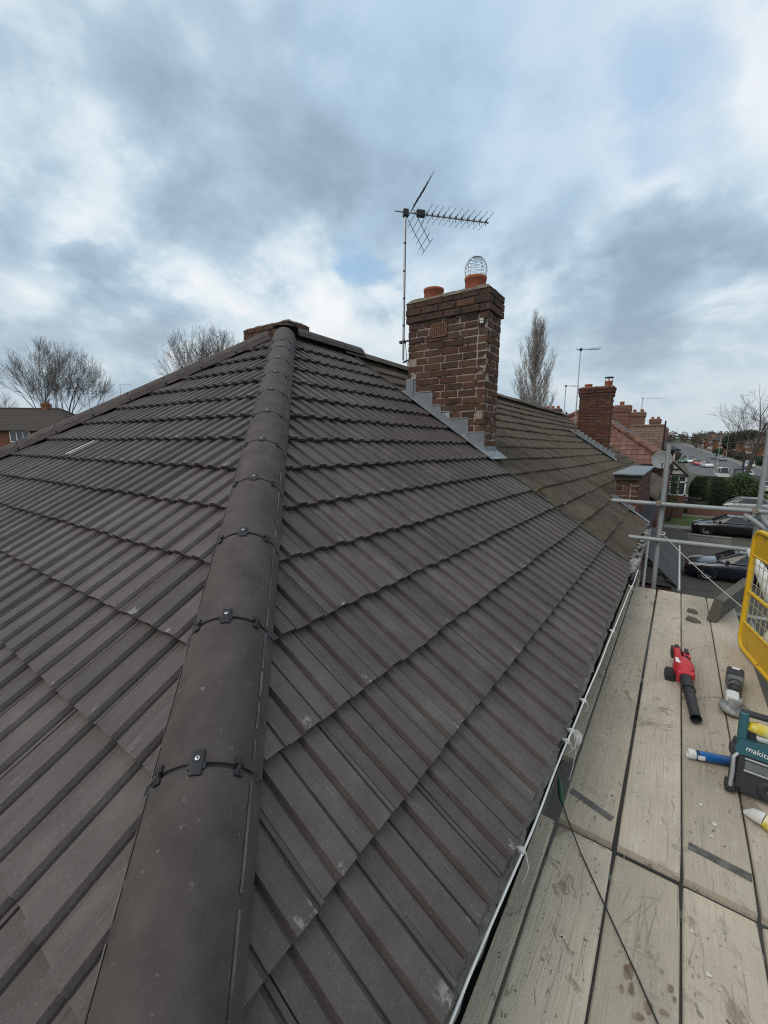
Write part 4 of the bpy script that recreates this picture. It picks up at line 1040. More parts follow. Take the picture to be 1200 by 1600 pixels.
wn = MB().box((hx+.0, 39.8, -5.3), (hx+1.05, 41.5, -3.66)).build('bay_window', 'glass', b4, world=I4)
fm = MB()
for xx in (hx-.06, hx+.50, hx+1.0): fm.box((xx, 39.72, -5.35), (xx+.11, 39.82, -3.64))
for zz in (-5.39, -4.3, -3.76): fm.box((hx-.08, 39.70, zz), (hx+1.14, 39.83, zz+.11))
for yy in (40.3, 41.0): fm.box((hx+1.03, yy, -5.35), (hx+1.13, yy+.1, -3.64))
for zz in (-5.39, -4.3, -3.76): fm.box((hx+1.02, 39.7, zz), (hx+1.15, 41.6, zz+.11))
fm.build('frame', 'white_paint', wn, world=I4)
plain_stack(b4, 1.45, 2.38, 45.0, 45.5, -1, 1.33, pots=2)
b5 = thing('far_terrace_house', 'far slate roofed terrace house at the end of the chimney row', 'house', (0, 62, -7))
walls(b5, -3.3, 3.5, 56, 75, -7.2, -1.3, 'brickwork_red')
MB().add([(3.8, 55.6, -1.2), (3.8, 75.4, -1.2), (0, 75.4, 1.3), (0, 55.6, 1.3)], [(0, 1, 2, 3)]).build('roof', 'roof_slate', b5, world=I4)
MB().add([(-3.8, 55.6, -1.2), (-3.8, 75.4, -1.2), (0, 75.4, 1.3), (0, 55.6, 1.3)], [(0, 1, 2, 3)]).build('roof', 'roof_slate', b5, world=I4)
MB().add([(-3.3, 56, -1.3), (3.5, 56, -1.3), (0, 56, 1.2)], [(0, 1, 2)]).build('gable', 'brickwork_red', b5, world=I4)
plain_stack(b5, 1.8, 2.7, 60, 60.6, -1, 1.0, pots=2)
# chimney heads showing over the old ridge (houses on the far side)
b6 = thing('rear_house', 'house behind the old ridge, its row of chimney pots just showing', 'house', (-7, 33, -7.5))
walls(b6, -12, -4.4, 28, 40, -7.5, -2.0, 'brickwork_red')
MB().add([(-12.3, 27.7, -2), (-4.1, 27.7, -2), (-4.1, 34, 1.2), (-12.3, 34, 1.2)], [(0, 1, 2, 3)]).build('roof', 'roof_red', b6, world=I4)
MB().add([(-12.3, 40.3, -2), (-4.1, 40.3, -2), (-4.1, 34, 1.2), (-12.3, 34, 1.2)], [(0, 1, 2, 3)]).build('roof', 'roof_red', b6, world=I4)
plain_stack(b6, -5.55, -4.3, 33.6, 34.2, 0, 1.75, 'brickwork_red', 3)
# ---------------------------------------------------------------- scaffold
ZB = -3.031; ZN = ZB-.026                                      # top of the far boards, top of the near boards
YJ = -1.995
sf = thing('scaffold', 'galvanised scaffold tubes and couplers standing along the eaves', 'scaffold', (4.5, 0, -7.5))
TR = .0242
def stube(a, b, name='tube', parent=None, m='galv', r=TR):
    a, b = Vector(a), Vector(b); d = (b-a).normalized(); s = MB().tube([a, b], r, 16, caps=False)
    n = 16; o = MB()
    return s_hollow(a, b, r, name, parent or sf, m)
def s_hollow(a, b, r, name, parent, m):
    s = MB().tube([a, b], r, 16, caps=False); s.tube([b, a], r*.84, 16, caps=False)
    d = (b-a).normalized(); e = d.orthogonal().normalized(); f = d.cross(e)
    for p in (a, b):
        vs = [p+(e*math.cos(2*math.pi*k/16)+f*math.sin(2*math.pi*k/16))*q for q in (r, r*.84) for k in range(16)]
        s.add(vs, [(k, (k+1) % 16, 16+(k+1) % 16, 16+k) for k in range(16)])
    return s.build(name, m, parent, world=I4, fix=False)
def coupler(p, ax, parent=None, m='rusty'):
    """two-jaw clamp with bolts, ax = axis of the first tube"""
    t = Vector(ax).normalized(); M = T(*p) @ t.to_track_quat('Z', 'Y').to_matrix().to_4x4()
    b = MB(); b.lathe([(TR+.001, -.024), (TR+.007, -.024), (TR+.007, .024), (TR+.001, .024)], 12, M)
    b.bbox((-.042, -.022, -.022), (-.018, .022, .022), .005, M); b.tube([M @ Vector((.03, -.03, 0)), M @ Vector((.03, .035, 0))], .007, 6); b.bbox((.018, .020, -.012), (.044, .040, .012), .003, M)
    b.bbox((.020, -.036, -.020), (.042, -.006, .020), .004, M); b.build('coupler', m, parent or sf, world=I4)
SX, SY = 4.078, 1.975
stube((SX, SY, -7.5), (SX-.01, SY, -1.345), 'standard')
stube((4.930, 2.0, -7.5), (4.905, 2.0, -.9), 'standard')
stube((3.555, 1.905, -2.020), (5.02, 1.935, -2.030), 'guard_rail'); stube((3.770, 1.91, -2.440), (5.02, 1.93, -2.440), 'guard_rail')
for p in ((SX, 1.935, -2.024), (SX, 1.935, -2.44), (4.925, 1.96, -2.03), (4.925, 1.96, -2.44)): coupler(p, (0, 0, 1))
for p in ((SX-.045, 1.91, -2.022), (4.87, 1.93, -2.03)): coupler(p, (1, 0, 0))
stube((4.80, 1.93, -2.075), (5.06, 1.45, -2.25), 'tie_tube'); coupler((4.83, 1.88, -2.10), (.26, -.48, -.17), m='galv')
stube((4.95, 2.05, -2.12), (4.95, -6, -2.12), 'guard_rail')
for y in (1.70, -.35, -2.08, -4.2):                            # transoms under the boards
    stube((3.4, y, ZB-.062 if y > -2 else ZN-.062), (5.1, y, ZB-.062 if y > -2 else ZN-.062), 'transom')
stube((4.93, 2.1, ZB-.115), (4.93, -6, ZB-.115), 'ledger'); stube((3.78, 1.9, ZB-.125), (3.78, -6, ZB-.125), 'ledger'); stube((4.93, -4.4, -7.5), (4.93, -4.4, -.2), 'standard'); stube((3.78, -4.4, -7.5), (3.78, -4.4, ZB-.06), 'standard')
# white nylon cord from the standard down to the gate
rp = thing('cord', 'thin pale cord slung from the scaffold standard down to the yellow gate', 'cord', (SX, SY, -2.37))
A0, A1 = Vector((SX+.02, SY-.03, -2.37)), Vector((4.735, .64, -2.70))
MB().tube([A0.lerp(A1, i/12)-Vector((0, 0, .02*math.sin(math.pi*i/12))) for i in range(13)], .0032, 6).build('strand', 'rope', rp, world=I4)
MB().tube([A0+Vector((.028*math.cos(a), .028*math.sin(a)+.03, .01*math.sin(a))) for a in [2*math.pi*i/14 for i in range(14)]], .006, 5, closed=True).build('knot', 'rope', rp, world=I4)

def board(x0, x1, y0, y1, ztop, label, th=.038, seed=0, warp=.002):
    """a scaffold board with worn edges and softly uneven top"""
    r = random.Random(seed); b = MB(); ny = 26; rings = []
    w = x1-x0; prof = [(0, -.006), (.004, -.001), (.010, 0), (w*.3, .0006), (w*.5, .0), (w*.7, .0006), (w-.010, 0), (w-.004, -.001), (w, -.006), (w, -th), (0, -th)]
    for j in range(ny+1):
        v = j/ny; y = y0+(y1-y0)*v; e = min(v, 1-v)*(y1-y0)
        dz = -.004 if e < .004 else 0; q = warp*noise.noise((y*.8, seed*3.1, 0)); ins = .003 if e < .004 else 0
        rings.append([(x0+p[0]+(ins if p[0] < w/2 else -ins)+.0018*noise.noise((y*2.2, seed, 1 if p[0] < w/2 else 5)), y, ztop+p[1]*(1 if p[1] > -.01 else 1)+q+dz*(p[1] > -.01)) for p in prof])
    b.loft(rings, caps=True)
    o = b.build('scaffold_board', 'board_timber', None); tag(o, label, 'board', 'boards of the scaffold platform'); return o
G0, BW = 3.883, .230
gx = [G0+BW*i for i in range(-1, 6)]
names_far = ['narrow inner scaffold board of the far bay, partly under the eaves', 'far scaffold board next to the inner board, with a dark strap near its end', 'far scaffold board under the red blower', 'far scaffold board carrying the cordless grinder and blue cartridge', 'outermost far scaffold board under the yellow gate']
names_near = ['near scaffold board lying closest to the gutter', 'near scaffold board crossed by the thin black cable', 'near scaffold board with brown stains and scratches', 'near blotchy scaffold board at the lower right', 'outermost near scaffold board at the right picture edge']
fb = []
for i in range(5):
    gapl = (.0035 if i != 2 else .007); gapr = .0035 if i != 1 else .008
    fb.append(board(gx[i]+gapl, gx[i+1]-gapr, YJ+.010+rng.uniform(-.006, .006) if i else -1.56, 1.925+rng.uniform(-.012, .012), ZB+rng.uniform(-.002, .002), names_far[i], seed=i+1))
nbds = [board(gx[i]+.004+(.012 if i == 0 else 0), gx[i+1]-.004-(.002 if i == 0 else 0), -6.2, YJ-.004+rng.uniform(-.006, .004) if i else -1.985, ZN+rng.uniform(-.002, .002), names_near[i], seed=i+11) for i in range(5)]
for (bd, x0, y0, x1, y1) in ((fb[1], 3.905, -1.80, 4.088, -1.862), (fb[3], 4.365, -1.815, 4.565, -1.84)):
    d = Vector((x1-x0, y1-y0, 0)); nrm = Vector((-d.y, d.x, 0)).normalized()*.017; a = Vector((x0, y0, ZB+.0045)); c = a+d
    MB().add([a-nrm, c-nrm, c+nrm, a+nrm, a-nrm-Vector((0, 0, .006)), c-nrm-Vector((0, 0, .006)), c+nrm-Vector((0, 0, .006)), a+nrm-Vector((0, 0, .006))], [(0, 1, 2, 3), (4, 5, 1, 0), (5, 6, 2, 1), (6, 7, 3, 2), (7, 4, 0, 3)]).build('steel_strap', 'steel_band', bd, world=I4)
# scratches, a spill of brown stain and trodden mortar on the boards
def marks(bd, name, m, polys):
    b = MB()
    for p in polys: b.add(p, [tuple(range(len(p)))])
    tag(b.build(name, m, bd, world=I4, fix=False), kind='stuff')
def scratch(x0, y0, x1, y1, z, w=.0008):
    d = Vector((x1-x0, y1-y0, 0)); nn = Vector((-d.y, d.x, 0)).normalized()*w; a, c = Vector((x0, y0, z)), Vector((x1, y1, z)); mdl = a.lerp(c, .5)+nn*rng.uniform(-1.5, 1.5)
    return [a, mdl-nn, c, mdl+nn]
def splat(x, y, sx, sy, z, seed, n=13):
    r = random.Random(seed); return [Vector((x+sx*math.cos(2*math.pi*i/n)*r.uniform(.45, 1.1), y+sy*math.sin(2*math.pi*i/n)*r.uniform(.45, 1.1), z)) for i in range(n)]
zn = ZN+.0032; zf = ZB+.0032
marks(nbds[2], 'scratches', 'scratch_dark', [scratch(4.13+rng.uniform(0, .17), -2.02-rng.uniform(0, .34), 4.13+rng.uniform(0, .18), -2.05-rng.uniform(0, .40), zn) for _ in range(13)])
marks(nbds[1], 'scratches', 'scratch_dark', [(lambda x, y: scratch(x, y, x+rng.uniform(-.03, .03), y-rng.uniform(.08, .35), zn))(rng.uniform(3.92, 4.09), rng.uniform(-2.6, -2.05)) for _ in range(16)])
marks(nbds[3], 'scratches', 'scratch_dark', [(lambda x, y: scratch(x, y, x+rng.uniform(-.05, .05), y-rng.uniform(.03, .2), zn))(rng.uniform(4.37, 4.55), rng.uniform(-2.5, -2.05)) for _ in range(12)])
marks(fb[1], 'scratches', 'scratch_dark', [scratch(3.90, -1.70, 4.09, -1.775, zf), scratch(3.92, -1.72, 4.085, -1.80, zf)]+[(lambda x, y: scratch(x, y, x+rng.uniform(-.02, .02), y-rng.uniform(.08, .4), zf))(rng.uniform(3.91, 4.09), rng.uniform(-1.5, 1.6)) for _ in range(26)])
marks(fb[2], 'scratches', 'scratch_dark', [(lambda x, y: scratch(x, y, x+rng.uniform(-.02, .02), y-rng.uniform(.06, .4), zf))(rng.uniform(4.14, 4.31), rng.uniform(-1.7, 1.7)) for _ in range(26)])
marks(fb[3], 'scratches', 'scratch_dark', [(lambda x, y: scratch(x, y, x+rng.uniform(-.02, .02), y-rng.uniform(.08, .5), zf))(rng.uniform(4.38, 4.55), rng.uniform(-1.6, 1.7)) for _ in range(24)])
marks(nbds[2], 'brown_stain', 'stain_brown', [splat(x, y, sx, sy, zn+.0004*k, k+3) for k, (x, y, sx, sy) in enumerate(((4.205, -2.43, .016, .032), (4.215, -2.475, .010, .022), (4.262, -2.50, .013, .022), (4.19, -2.495, .007, .014), (4.30, -2.485, .018, .010), (4.315, -2.405, .012, .016), (4.325, -2.43, .006, .012), (4.29, -2.37, .006, .007), (4.24, -2.54, .016, .012)))])
for bd, x0, x1, y0, y1, zz in ((fb[1], 3.91, 4.09, -1.9, 1.8, zf), (fb[2], 4.14, 4.31, -1.9, 1.8, zf), (fb[3], 4.37, 4.54, -1.9, 1.8, zf), (nbds[1], 3.91, 4.09, -2.8, -2.05, zn), (nbds[3], 4.37, 4.54, -2.8, -2.05, zn)):
    marks(bd, 'dirt_specks', 'scratch_dark', [splat(rng.uniform(x0, x1), rng.uniform(y0, y1), s_ := rng.uniform(.0015, .006), s_*rng.uniform(.6, 1.6), zz, rng.random(), 7) for _ in range(34)])
    marks(bd, 'mortar_splashes', 'splash_pale', [splat(rng.uniform(x0, x1), rng.uniform(y0, y1), s_ := rng.uniform(.003, .012), s_*rng.uniform(.6, 1.4), zz-.0006, rng.random(), 9) for _ in range(12)])
# bolt holes
for (bd, x, y) in ((fb[1], 4.02, 1.55), (fb[2], 4.20, 1.58), (fb[2], 4.14, 1.86), (fb[3], 4.40, 1.35)):
    MB().lathe([(.0001, 0), (.009, 0)], 10).build('bolt_hole', 'underlay', bd, world=T(x, y, ZB+.0028))

# white cable along the gutter with its plastic clips
cb = thing('white_cable', 'thin white cable running along the gutter edge, held by white clips', 'cable', (3.9, -2, -2.66))
pts = []; y = -3.95
while y < 1.30:
    pts.append((3.898+.0128*(y+2)+.006*noise.noise((y*2.2, 0, 4)), y, -2.654+.004*noise.noise((y*1.8, 3, 0)))); y += .12
MB().tube(pts, .0040, 6).build('strand', 'cable_white', cb, world=I4)
for (y, dr) in ((-2.60, .12), (-1.985, .06), (-1.90, .25), (-1.62, .06), (-.62, .04), (.55, .04)):
    x = 3.898+.0128*(y+2); b = MB(); b.bbox((x-.012, y-.009, -2.658), (x+.009, y+.009, -2.644), .003); b.bbox((x-.022, y-.006, -2.653), (x-.010, y+.001, -2.643), .002)
    b.tube([(x+.010, y, -2.65), (x+.022, y+.004, -2.665-dr*.3), (x+.016, y+.010, -2.655-dr*.7), (x+.006, y+.004, -2.65-dr)], .0022, 5)
    b.build('clip', 'white_plastic', cb, world=I4)
tp = thing('tape_strip', 'crumpled strip of white tape hanging from the cable by the board joint', 'tape', (3.9, -1.87, -2.66))
b = MB(); vs = []
for i in range(9):
    v = i/8; x = 3.905+.02*math.sin(v*4); vs += [(x-.008, -1.88+.04*v, -2.66-.15*v), (x+.014, -1.87+.05*v+.01*math.sin(v*9), -2.655-.14*v)]
b.add(vs, [(2*i, 2*i+1, 2*i+3, 2*i+2) for i in range(8)], True); b.build('strip', 'white_film', tp, world=I4)
bc = thing('black_cable', 'thin black cable with a green sleeve lying across the near boards', 'cable', (3.85, -1.80, ZB))
MB().tube([(3.885, -1.905, ZB+.010), (3.93, -1.99, ZB+.006), (4.0, -2.09, ZN+.006), (4.10, -2.24, ZN+.005), (4.22, -2.42, ZN+.005), (4.32, -2.58, ZN+.005), (4.40, -2.72, ZN+.005), (4.50, -2.95, ZN+.005)], .0026, 6).build('wire', 'black_plastic', bc, world=I4)
MB().tube([(3.842, -1.79, ZB+.045), (3.858, -1.83, ZB+.03), (3.875, -1.88, ZB+.014), (3.887, -1.91, ZB+.010)], [.004, .011, .013, .008], 8).build('sleeve', 'green_handle', bc, world=I4)

# ---------------------------------------------------------------- yellow gate and things by it
GA = Vector((4.738, .60, ZB)); GD = Vector((.19, -.98, 0)).normalized(); GL, GH = 1.9, 1.0
def gate():
    t = thing('safety_gate', 'yellow steel edge protection gate with wire mesh standing on the boards', 'gate', GA)
    def P(a, z, o=0.0): n_ = Vector((GD.y, -GD.x, 0)); return GD*a+Vector((0, 0, z))+n_*o
    r = .10; path = []
    def arc(ca, cz, a0, a1):
        for i in range(7):
            a = R(a0+(a1-a0)*i/6); path.append(P(ca+r*math.cos(a), cz+r*math.sin(a)))
    arc(r, GH-r, 180, 90); arc(GL-r, GH-r, 90, 0); arc(GL-r, .03+r, 0, -90); arc(r, .03+r, -90, -180)
    MB().tube(path, .020, 10, closed=True).build('frame', 'yellow_paint', t)
    MB().tube([P(.03, .50), P(GL-.03, .50)], .014, 8).build('middle_bar', 'yellow_paint', t)
    for (z0, z1) in ((.045, .24), (.80, .985)):
        b = MB(); pts = [P(.02, z0, -.004), P(GL-.02, z0, -.004), P(GL-.02, z1, -.004), P(.02, z1, -.004)]
        q = [p+Vector((GD.y, -GD.x, 0))*.008 for p in pts]; b.add(pts+q, [(0, 1, 2, 3), (7, 6, 5, 4), (0, 1, 5, 4), (2, 3, 7, 6), (1, 2, 6, 5), (3, 0, 4, 7)]); b.build('panel', 'yellow_panel', t)
        zz = z1 if z0 < .4 else z0
        MB().tube([P(.02, zz), P(GL-.02, zz)], .011, 8).build('panel_rail', 'yellow_paint', t)
    b = MB(); a = .09
    while a < GL-.05: b.tube([P(a, .24, .006), P(a, .80, .006)], .0028, 5); a += .082
    b.build('vertical_wires', 'wire_mesh', t); b = MB()
    for zz in (.33, .42, .58, .67, .74): b.tube([P(.02, zz, .0), P(GL-.02, zz, .0)], .0028, 5)
    b.build('horizontal_wires', 'wire_mesh', t)
gate()
tb = MB(); M = T(4.570, 1.12, ZB+.004) @ RZ(R(-17.0))
tb.bbox((-.035, 0, 0), (.045, 1.05, .235), .010, M @ RY(R(10))); tag(tb.build('toe_board', 'timber_grey'), 'dark weathered timber toe board on edge beyond the slate piece', 'board')
def film(name, label, pts, rad, m='white_film'):
    b = MB(); b.tube(pts, rad, 12)
    o = b.build(name, m); me = o.data
    for v in me.vertices: v.co += Vector((noise.noise(v.co*14), noise.noise(v.co*14+Vector((5, 0, 0))), noise.noise(v.co*14+Vector((0, 7, 0)))))*.018
    tag(o, label, 'plastic bag'); return o
film('plastic_bag', 'clear crumpled polythene roll leaning behind the upper gate mesh', [(4.80, 1.35, -2.34), (4.86, 1.05, -2.45), (4.93, .78, -2.62), (4.97, .62, -2.72)], [.022, .040, .052, .030])
film('plastic_bag', 'white polythene sack standing low behind the gate mesh', [(4.93, .55, -3.08), (4.94, .56, -2.95), (4.95, .55, -2.82), (4.94, .56, -2.74)], [.085, .10, .07, .02])
tag(MB().lathe([(.001, 0), (.030, 0), (.030, .10), (.024, .115), (.001, .115)], 14).build('blue_tin', 'blue_label', None, world=T(4.965, .25, ZB)), 'small blue tin standing behind the lower gate panel', 'tin')
# slate fragments
def slate(name, label, x, y, s, seed, z0=0):
    r = random.Random(seed); n = 9; b = MB(); ring = [(s*math.cos(2*math.pi*i/n)*r.uniform(.6, 1.15), s*.62*math.sin(2*math.pi*i/n)*r.uniform(.6, 1.15)) for i in range(n)]
    lo = [(p[0], p[1], 0) for p in ring]; hi = [(p[0]*.93, p[1]*.93, .012+.010*r.random()) for p in ring]
    b.add(lo+hi, [tuple(range(n-1, -1, -1)), tuple(range(n, 2*n))]+[(i, (i+1) % n, (i+1) % n+n, i+n) for i in range(n)])
    hi2 = [(p[0]*.6+.008, p[1]*.6, .030+.006*r.random()) for p in ring]; b.add([(p[0]*.93, p[1]*.93, .014) for p in ring]+hi2, [tuple(range(n, 2*n))]+[(i, (i+1) % n, (i+1) % n+n, i+n) for i in range(n)])
    tag(b.build(name, 'slate_piece', None, world=T(x, y, ZB+.003+z0) @ RZ(r.uniform(0, 3))), label, 'slate'); 
slate('slate_fragment', 'broken brown slate lump lying near the far end of the boards', 4.425, 1.04, .072, 3)
slate('slate_fragment', 'thin ragged slate flake just beyond the slate lump', 4.43, 1.30, .060, 8)

# ---------------------------------------------------------------- tools
def blower():
    t = thing('leaf_blower', 'red cordless leaf blower with a long black nozzle on the boards', 'leaf blower', (4.345, -.29, ZB), R(5))
    # local -Y is where the nozzle points
    rings = []
    for (y, w, h, z) in ((.10, .030, .034, .10), (.06, .052, .056, .10), (.0, .066, .066, .098), (-.06, .062, .060, .095), (-.11, .044, .046, .090), (-.14, .036, .038, .086)):
        rings.append([(w*math.cos(a)*(1.0), y, z+h*math.sin(a)) for a in [2*math.pi*i/16 for i in range(16)]])
    MB().loft(rings, smooth=True).build('motor_housing', 'red_plastic', t)
    # fan scroll below, on its side
    sc_ = MB(); sc_.lathe([(.001, -.035), (.070, -.035), (.078, -.022), (.078, .022), (.070, .035), (.001, .035)], 20, T(-.010, .0, .075) @ RY(R(78))); sc_.build('fan_scroll', 'red_plastic', t)
    sc_ = MB(); 
    for i in range(6): sc_.lathe([(.012+i*.009, 0), (.016+i*.009, .004)], 18, T(-.047, .0, .072) @ RY(R(-90)))
    sc_.build('intake_grille', 'dark_rubber', t)
    hd = MB(); hd.tube([(-.03, .02, .125), (-.035, .10, .165), (-.03, .17, .165), (-.025, .23, .135), (-.02, .26, .10)], [.026, .022, .021, .022, .026], 12); hd.build('handle', 'red_plastic', t)
    MB().tube([(-.035, .13, .178), (-.03, .19, .168), (-.026, .24, .14)], [.016, .017, .016], 10).build('grip', 'dark_rubber', t)
    b = MB(); b.bbox((-.055, .215, .055), (.015, .315, .125), .010); b.build('battery_shoe', 'dark_rubber', t)
    b = MB(); b.bbox((.012, .12, .05), (.055, .22, .135), .010); b.build('red_pack', 'red_plastic', t); MB().bbox((.022, .16, .128), (.046, .235, .150), .006).build('pack_top', 'dark_rubber', t)
    b = MB(); b.bbox((-.108, -.065, .002), (-.045, .030, .062), .012); b.bbox((-.100, -.055, .058), (-.050, .020, .074), .008); b.build('battery', 'dark_rubber', t)
    pts = [(0, -.125, .086), (.004, -.22, .078), (.008, -.32, .066), (.012, -.42, .052), (.016, -.52, .040), (.018, -.545, .036)]
    rr = [.036, .034, .031, .029, .028, .029]; nb_ = MB(); nb_.tube(pts, rr, 16, caps=False); nb_.tube(pts[::-1], [q*.86 for q in rr[::-1]], 16, caps=False); nb_.build('nozzle', 'dark_rubber', t)
    b = MB()
    for k in range(5): b.bbox((.012+.004*k, .075-.016*k, .148-.004*k), (.030+.004*k, .083-.016*k, .158-.004*k), .002)
    b.build('vent_slots', 'dark_rubber', t); MB().bbox((-.052, -.045, .146), (-.016, .030, .153), .003).build('side_badge', 'white_paint', t); MB().bbox((.030, -.10, .06), (.060, .04, .115), .012).build('side_fairing', 'red_plastic', t); MB().bbox((-.048, -.14, .045), (.048, -.095, .125), .014).build('nozzle_socket', 'red_plastic', t)
    MB().lathe([(.036, -.012), (.039, -.008), (.039, .008), (.036, .012)], 16, T(.006, -.27, .072) @ RX(R(-97))).build('nozzle_collar', 'dark_rubber', t)
    MB().lathe([(.030, -.006), (.0315, 0), (.030, .006), (.024, .004)], 16, T(.018, -.545, .036) @ RX(R(-97))).build('nozzle_lip', 'dark_rubber', t)
blower()
def grinder():
    t = thing('angle_grinder', 'dusty cordless angle grinder lying behind the radio', 'grinder', (4.625, -.39, ZB), R(-5))
    b = MB(); b.bbox((-.050, .175, .010), (.046, .30, .110), .016); b.build('battery', 'dark_rubber', t); MB().box((-.022, .262, .1101), (.020, .292, .1108)).build('battery_label', 'white_paint', t)
    b = MB(); b.bbox((-.047, .125, .018), (.043, .185, .104), .014); b.build('battery_mount', 'grey_plastic', t)
    rings = []
    for (y, w) in ((.135, .040), (.07, .036), (.0, .033), (-.07, .034), (-.13, .038)): rings.append([(w*math.cos(a), y, .058+w*math.sin(a)) for a in [2*math.pi*i/14 for i in range(14)]])
    MB().loft(rings, smooth=True).build('body', 'dark_rubber', t)
    b = MB()
    for y in (.10, .085, .07): b.lathe([(.0385, -.003), (.0395, 0), (.0385, .003)], 14, T(0, y, .058) @ RX(R(90)))
    b.build('vent_ribs', 'dusty_tool', t); MB().bbox((-.012, -.03, .085), (.012, .06, .098), .004).build('switch', 'black_plastic', t)
    MB().bbox((-.036, -.205, .024), (.036, -.125, .098), .014).build('gear_head', 'dusty_tool', t)
    MB().lathe([(.001, -.004), (.062, -.004), (.0625, .004), (.001, .004)], 28, T(-.014, -.185, .022) @ RY(R(12))).build('disc', 'slate_piece', t)
    gd = MB(); prof = []
    gd.lathe([(.066, -.012), (.070, -.010), (.070, .014), (.02, .018)], 24, T(-.010, -.180, .030) @ RY(R(12))); gd.build('guard', 'dusty_tool', t)
    gl = MB().bbox((-.050, -.185, .060), (.020, -.075, .112), .022).build('dust_rag', 'white_film', t); 
grinder()
def radio():
    t = thing('site_radio', 'teal and black job site radio standing at the right picture edge', 'radio', (4.515, -1.372, ZB), R(-3))
    t_M = RX(R(-17))                                             # leans back on its foot
    W, H, D = .285, .30, .17; L_ = lambda m=I4: T(0, 0, .012) @ t_M @ m
    body = MB(); body.bbox((.012, .010, .006), (W-.012, D-.010, H*.80), .028); body.build('body', 'dark_rubber', t, local=L_())
    fp = MB(); fp.bbox((.030, .000, .030), (W-.030, .020, H*.70), .010); fp.build('front_panel', 'dark_rubber', t, local=L_())
    hood = MB(); hood.prism([(.012, H*.68), (.030, H*.86), (W-.030, H*.86), (W-.012, H*.68), (W-.030, H*.63), (.030, H*.63)], (-.012, .050)); hood.build('front_hood', 'teal_plastic', t, local=L_())
    # handle frame: two teal uprights and a dark bar
    for x in (.022, W-.058): MB().bbox((x, .020, H*.72), (x+.036, .072, H*1.26), .010).build('handle_post', 'teal_plastic', t, local=L_())
    MB().bbox((.030, .030, H*1.20), (W-.030, .085, H*1.29), .014).build('handle_bar', 'dark_rubber', t, local=L_())
    MB().bbox((.058, .052, H*.76), (W-.06, D, H*.96), .012).build('top_box', 'dark_rubber', t, local=L_())
    for x in (.014, W-.014):
        MB().tube([(x, -.004, .030), (x+(.002 if x < .1 else -.002), -.012, .10), (x, -.010, H*.56), (x+(.022 if x < .1 else -.022), .0, H*.66)], [.0085, .009, .009, .008], 8).build('roll_bar', 'silver_plastic', t, local=L_())
        MB().bbox((x-.020, -.006, .0), (x+.020, .060, .050), .010).build('bumper', 'dark_rubber', t, local=L_()); MB().bbox((x-.018, -.004, H*.58), (x+.018, .060, H*.74), .012).build('bumper', 'dark_rubber', t, local=L_())
    for zz in (H*.565, H*.385): MB().bbox((.055, -.006, zz), (W-.055, .004, zz+.010), .003).build('trim_bar', 'silver_plastic', t, local=L_())
    MB().bbox((.058, -.003, H*.425), (W-.058, .003, H*.545), .002).build('speaker_grille', 'grey_plastic', t, local=L_())
        # lower speaker
    MB().lathe([(.001, .004), (.020, .006), (.034, .010), (.040, .004), (.044, .0)], 24, T(W*.52, -.001, H*.20) @ RX(R(90))).build('speaker_cone', 'dark_rubber', t, local=L_())
    MB().lathe([(.001, .003), (.004, .0)], 10, T(W*.52, -.008, H*.20) @ RX(R(90))).build('speaker_cap', 'silver_plastic', t, local=L_())
    MB().bbox((.052, -.002, H*.06), (W-.052, .004, H*.33), .004).build('speaker_panel', 'dark_rubber', t, local=L_())
    me = text_mesh('makita', .033, .0007); me.materials.append(MATS['white_paint'])
    link(bpy.data.objects.new('logo_text', me), t, None, L_(T(.098, -.0150, H*.735) @ RX(R(90)) @ Matrix.Shear('XZ', 4, (0, 0)) @ Matrix(((1, .18, 0, 0), (0, 1, 0, 0), (0, 0, 1, 0), (0, 0, 0, 1)))))
    return t
radio()
def cartridge(label, a, b_, r, m1, cap, name='sealant_cartridge'):
    a, b_ = Vector(a), Vector(b_); d = (b_-a); L_ = d.length; M = T(*a) @ d.to_track_quat('Z', 'Y').to_matrix().to_4x4()
    t = thing(name, label, 'cartridge', M=M)
    MB().lathe([(.001, .012), (r*.98, .012), (r, .014), (r, L_), (.001, L_)], 22).build('tube', m1, t)
    MB().lathe([(r*.80, .02), (r*.82, -.010), (r*1.03, -.012), (r*1.05, .006), (r*1.03, .022), (r, .024)], 22).build('end_cap', cap, t)
    MB().lathe([(r+.0006, .028), (r+.0006, .040)], 22).build('print_band', 'black_plastic', t)
    lb = MB(); vs = []
    for i in range(7): aa = R(150+60*i/6); vs += [((r+.0009)*math.cos(aa), (r+.0009)*math.sin(aa), .030), ((r+.0009)*math.cos(aa), (r+.0009)*math.sin(aa), .062)]
    lb.add(vs, [(2*i, 2*i+1, 2*i+3, 2*i+2) for i in range(6)], True); lb.build('print_label', 'white_paint', t); return t
cartridge('blue sealant cartridge with white cap lying beside the radio', (4.376, -1.195, ZB+.026), (4.590, -1.130, ZB+.026), .024, 'blue_label', 'white_plastic')
film('plastic_wrap', 'yellow and white plastic packet stuffed in the radio handle', [(4.575, -1.245, -2.720), (4.62, -1.24, -2.728), (4.67, -1.24, -2.735), (4.75, -1.24, -2.74)], [.020, .026, .028, .02], 'yellow_label')
film('plastic_wrap', 'crumpled clear white wrapper behind the radio logo', [(4.615, -1.235, -2.775), (4.66, -1.23, -2.77), (4.72, -1.23, -2.765), (4.80, -1.22, -2.76)], [.018, .034, .036, .03])
film('packet', 'yellow ended white packet on the boards below the radio', [(4.575, -1.485, ZB+.018), (4.60, -1.50, ZB+.026), (4.63, -1.515, ZB+.030)], [.006, .022, .026])
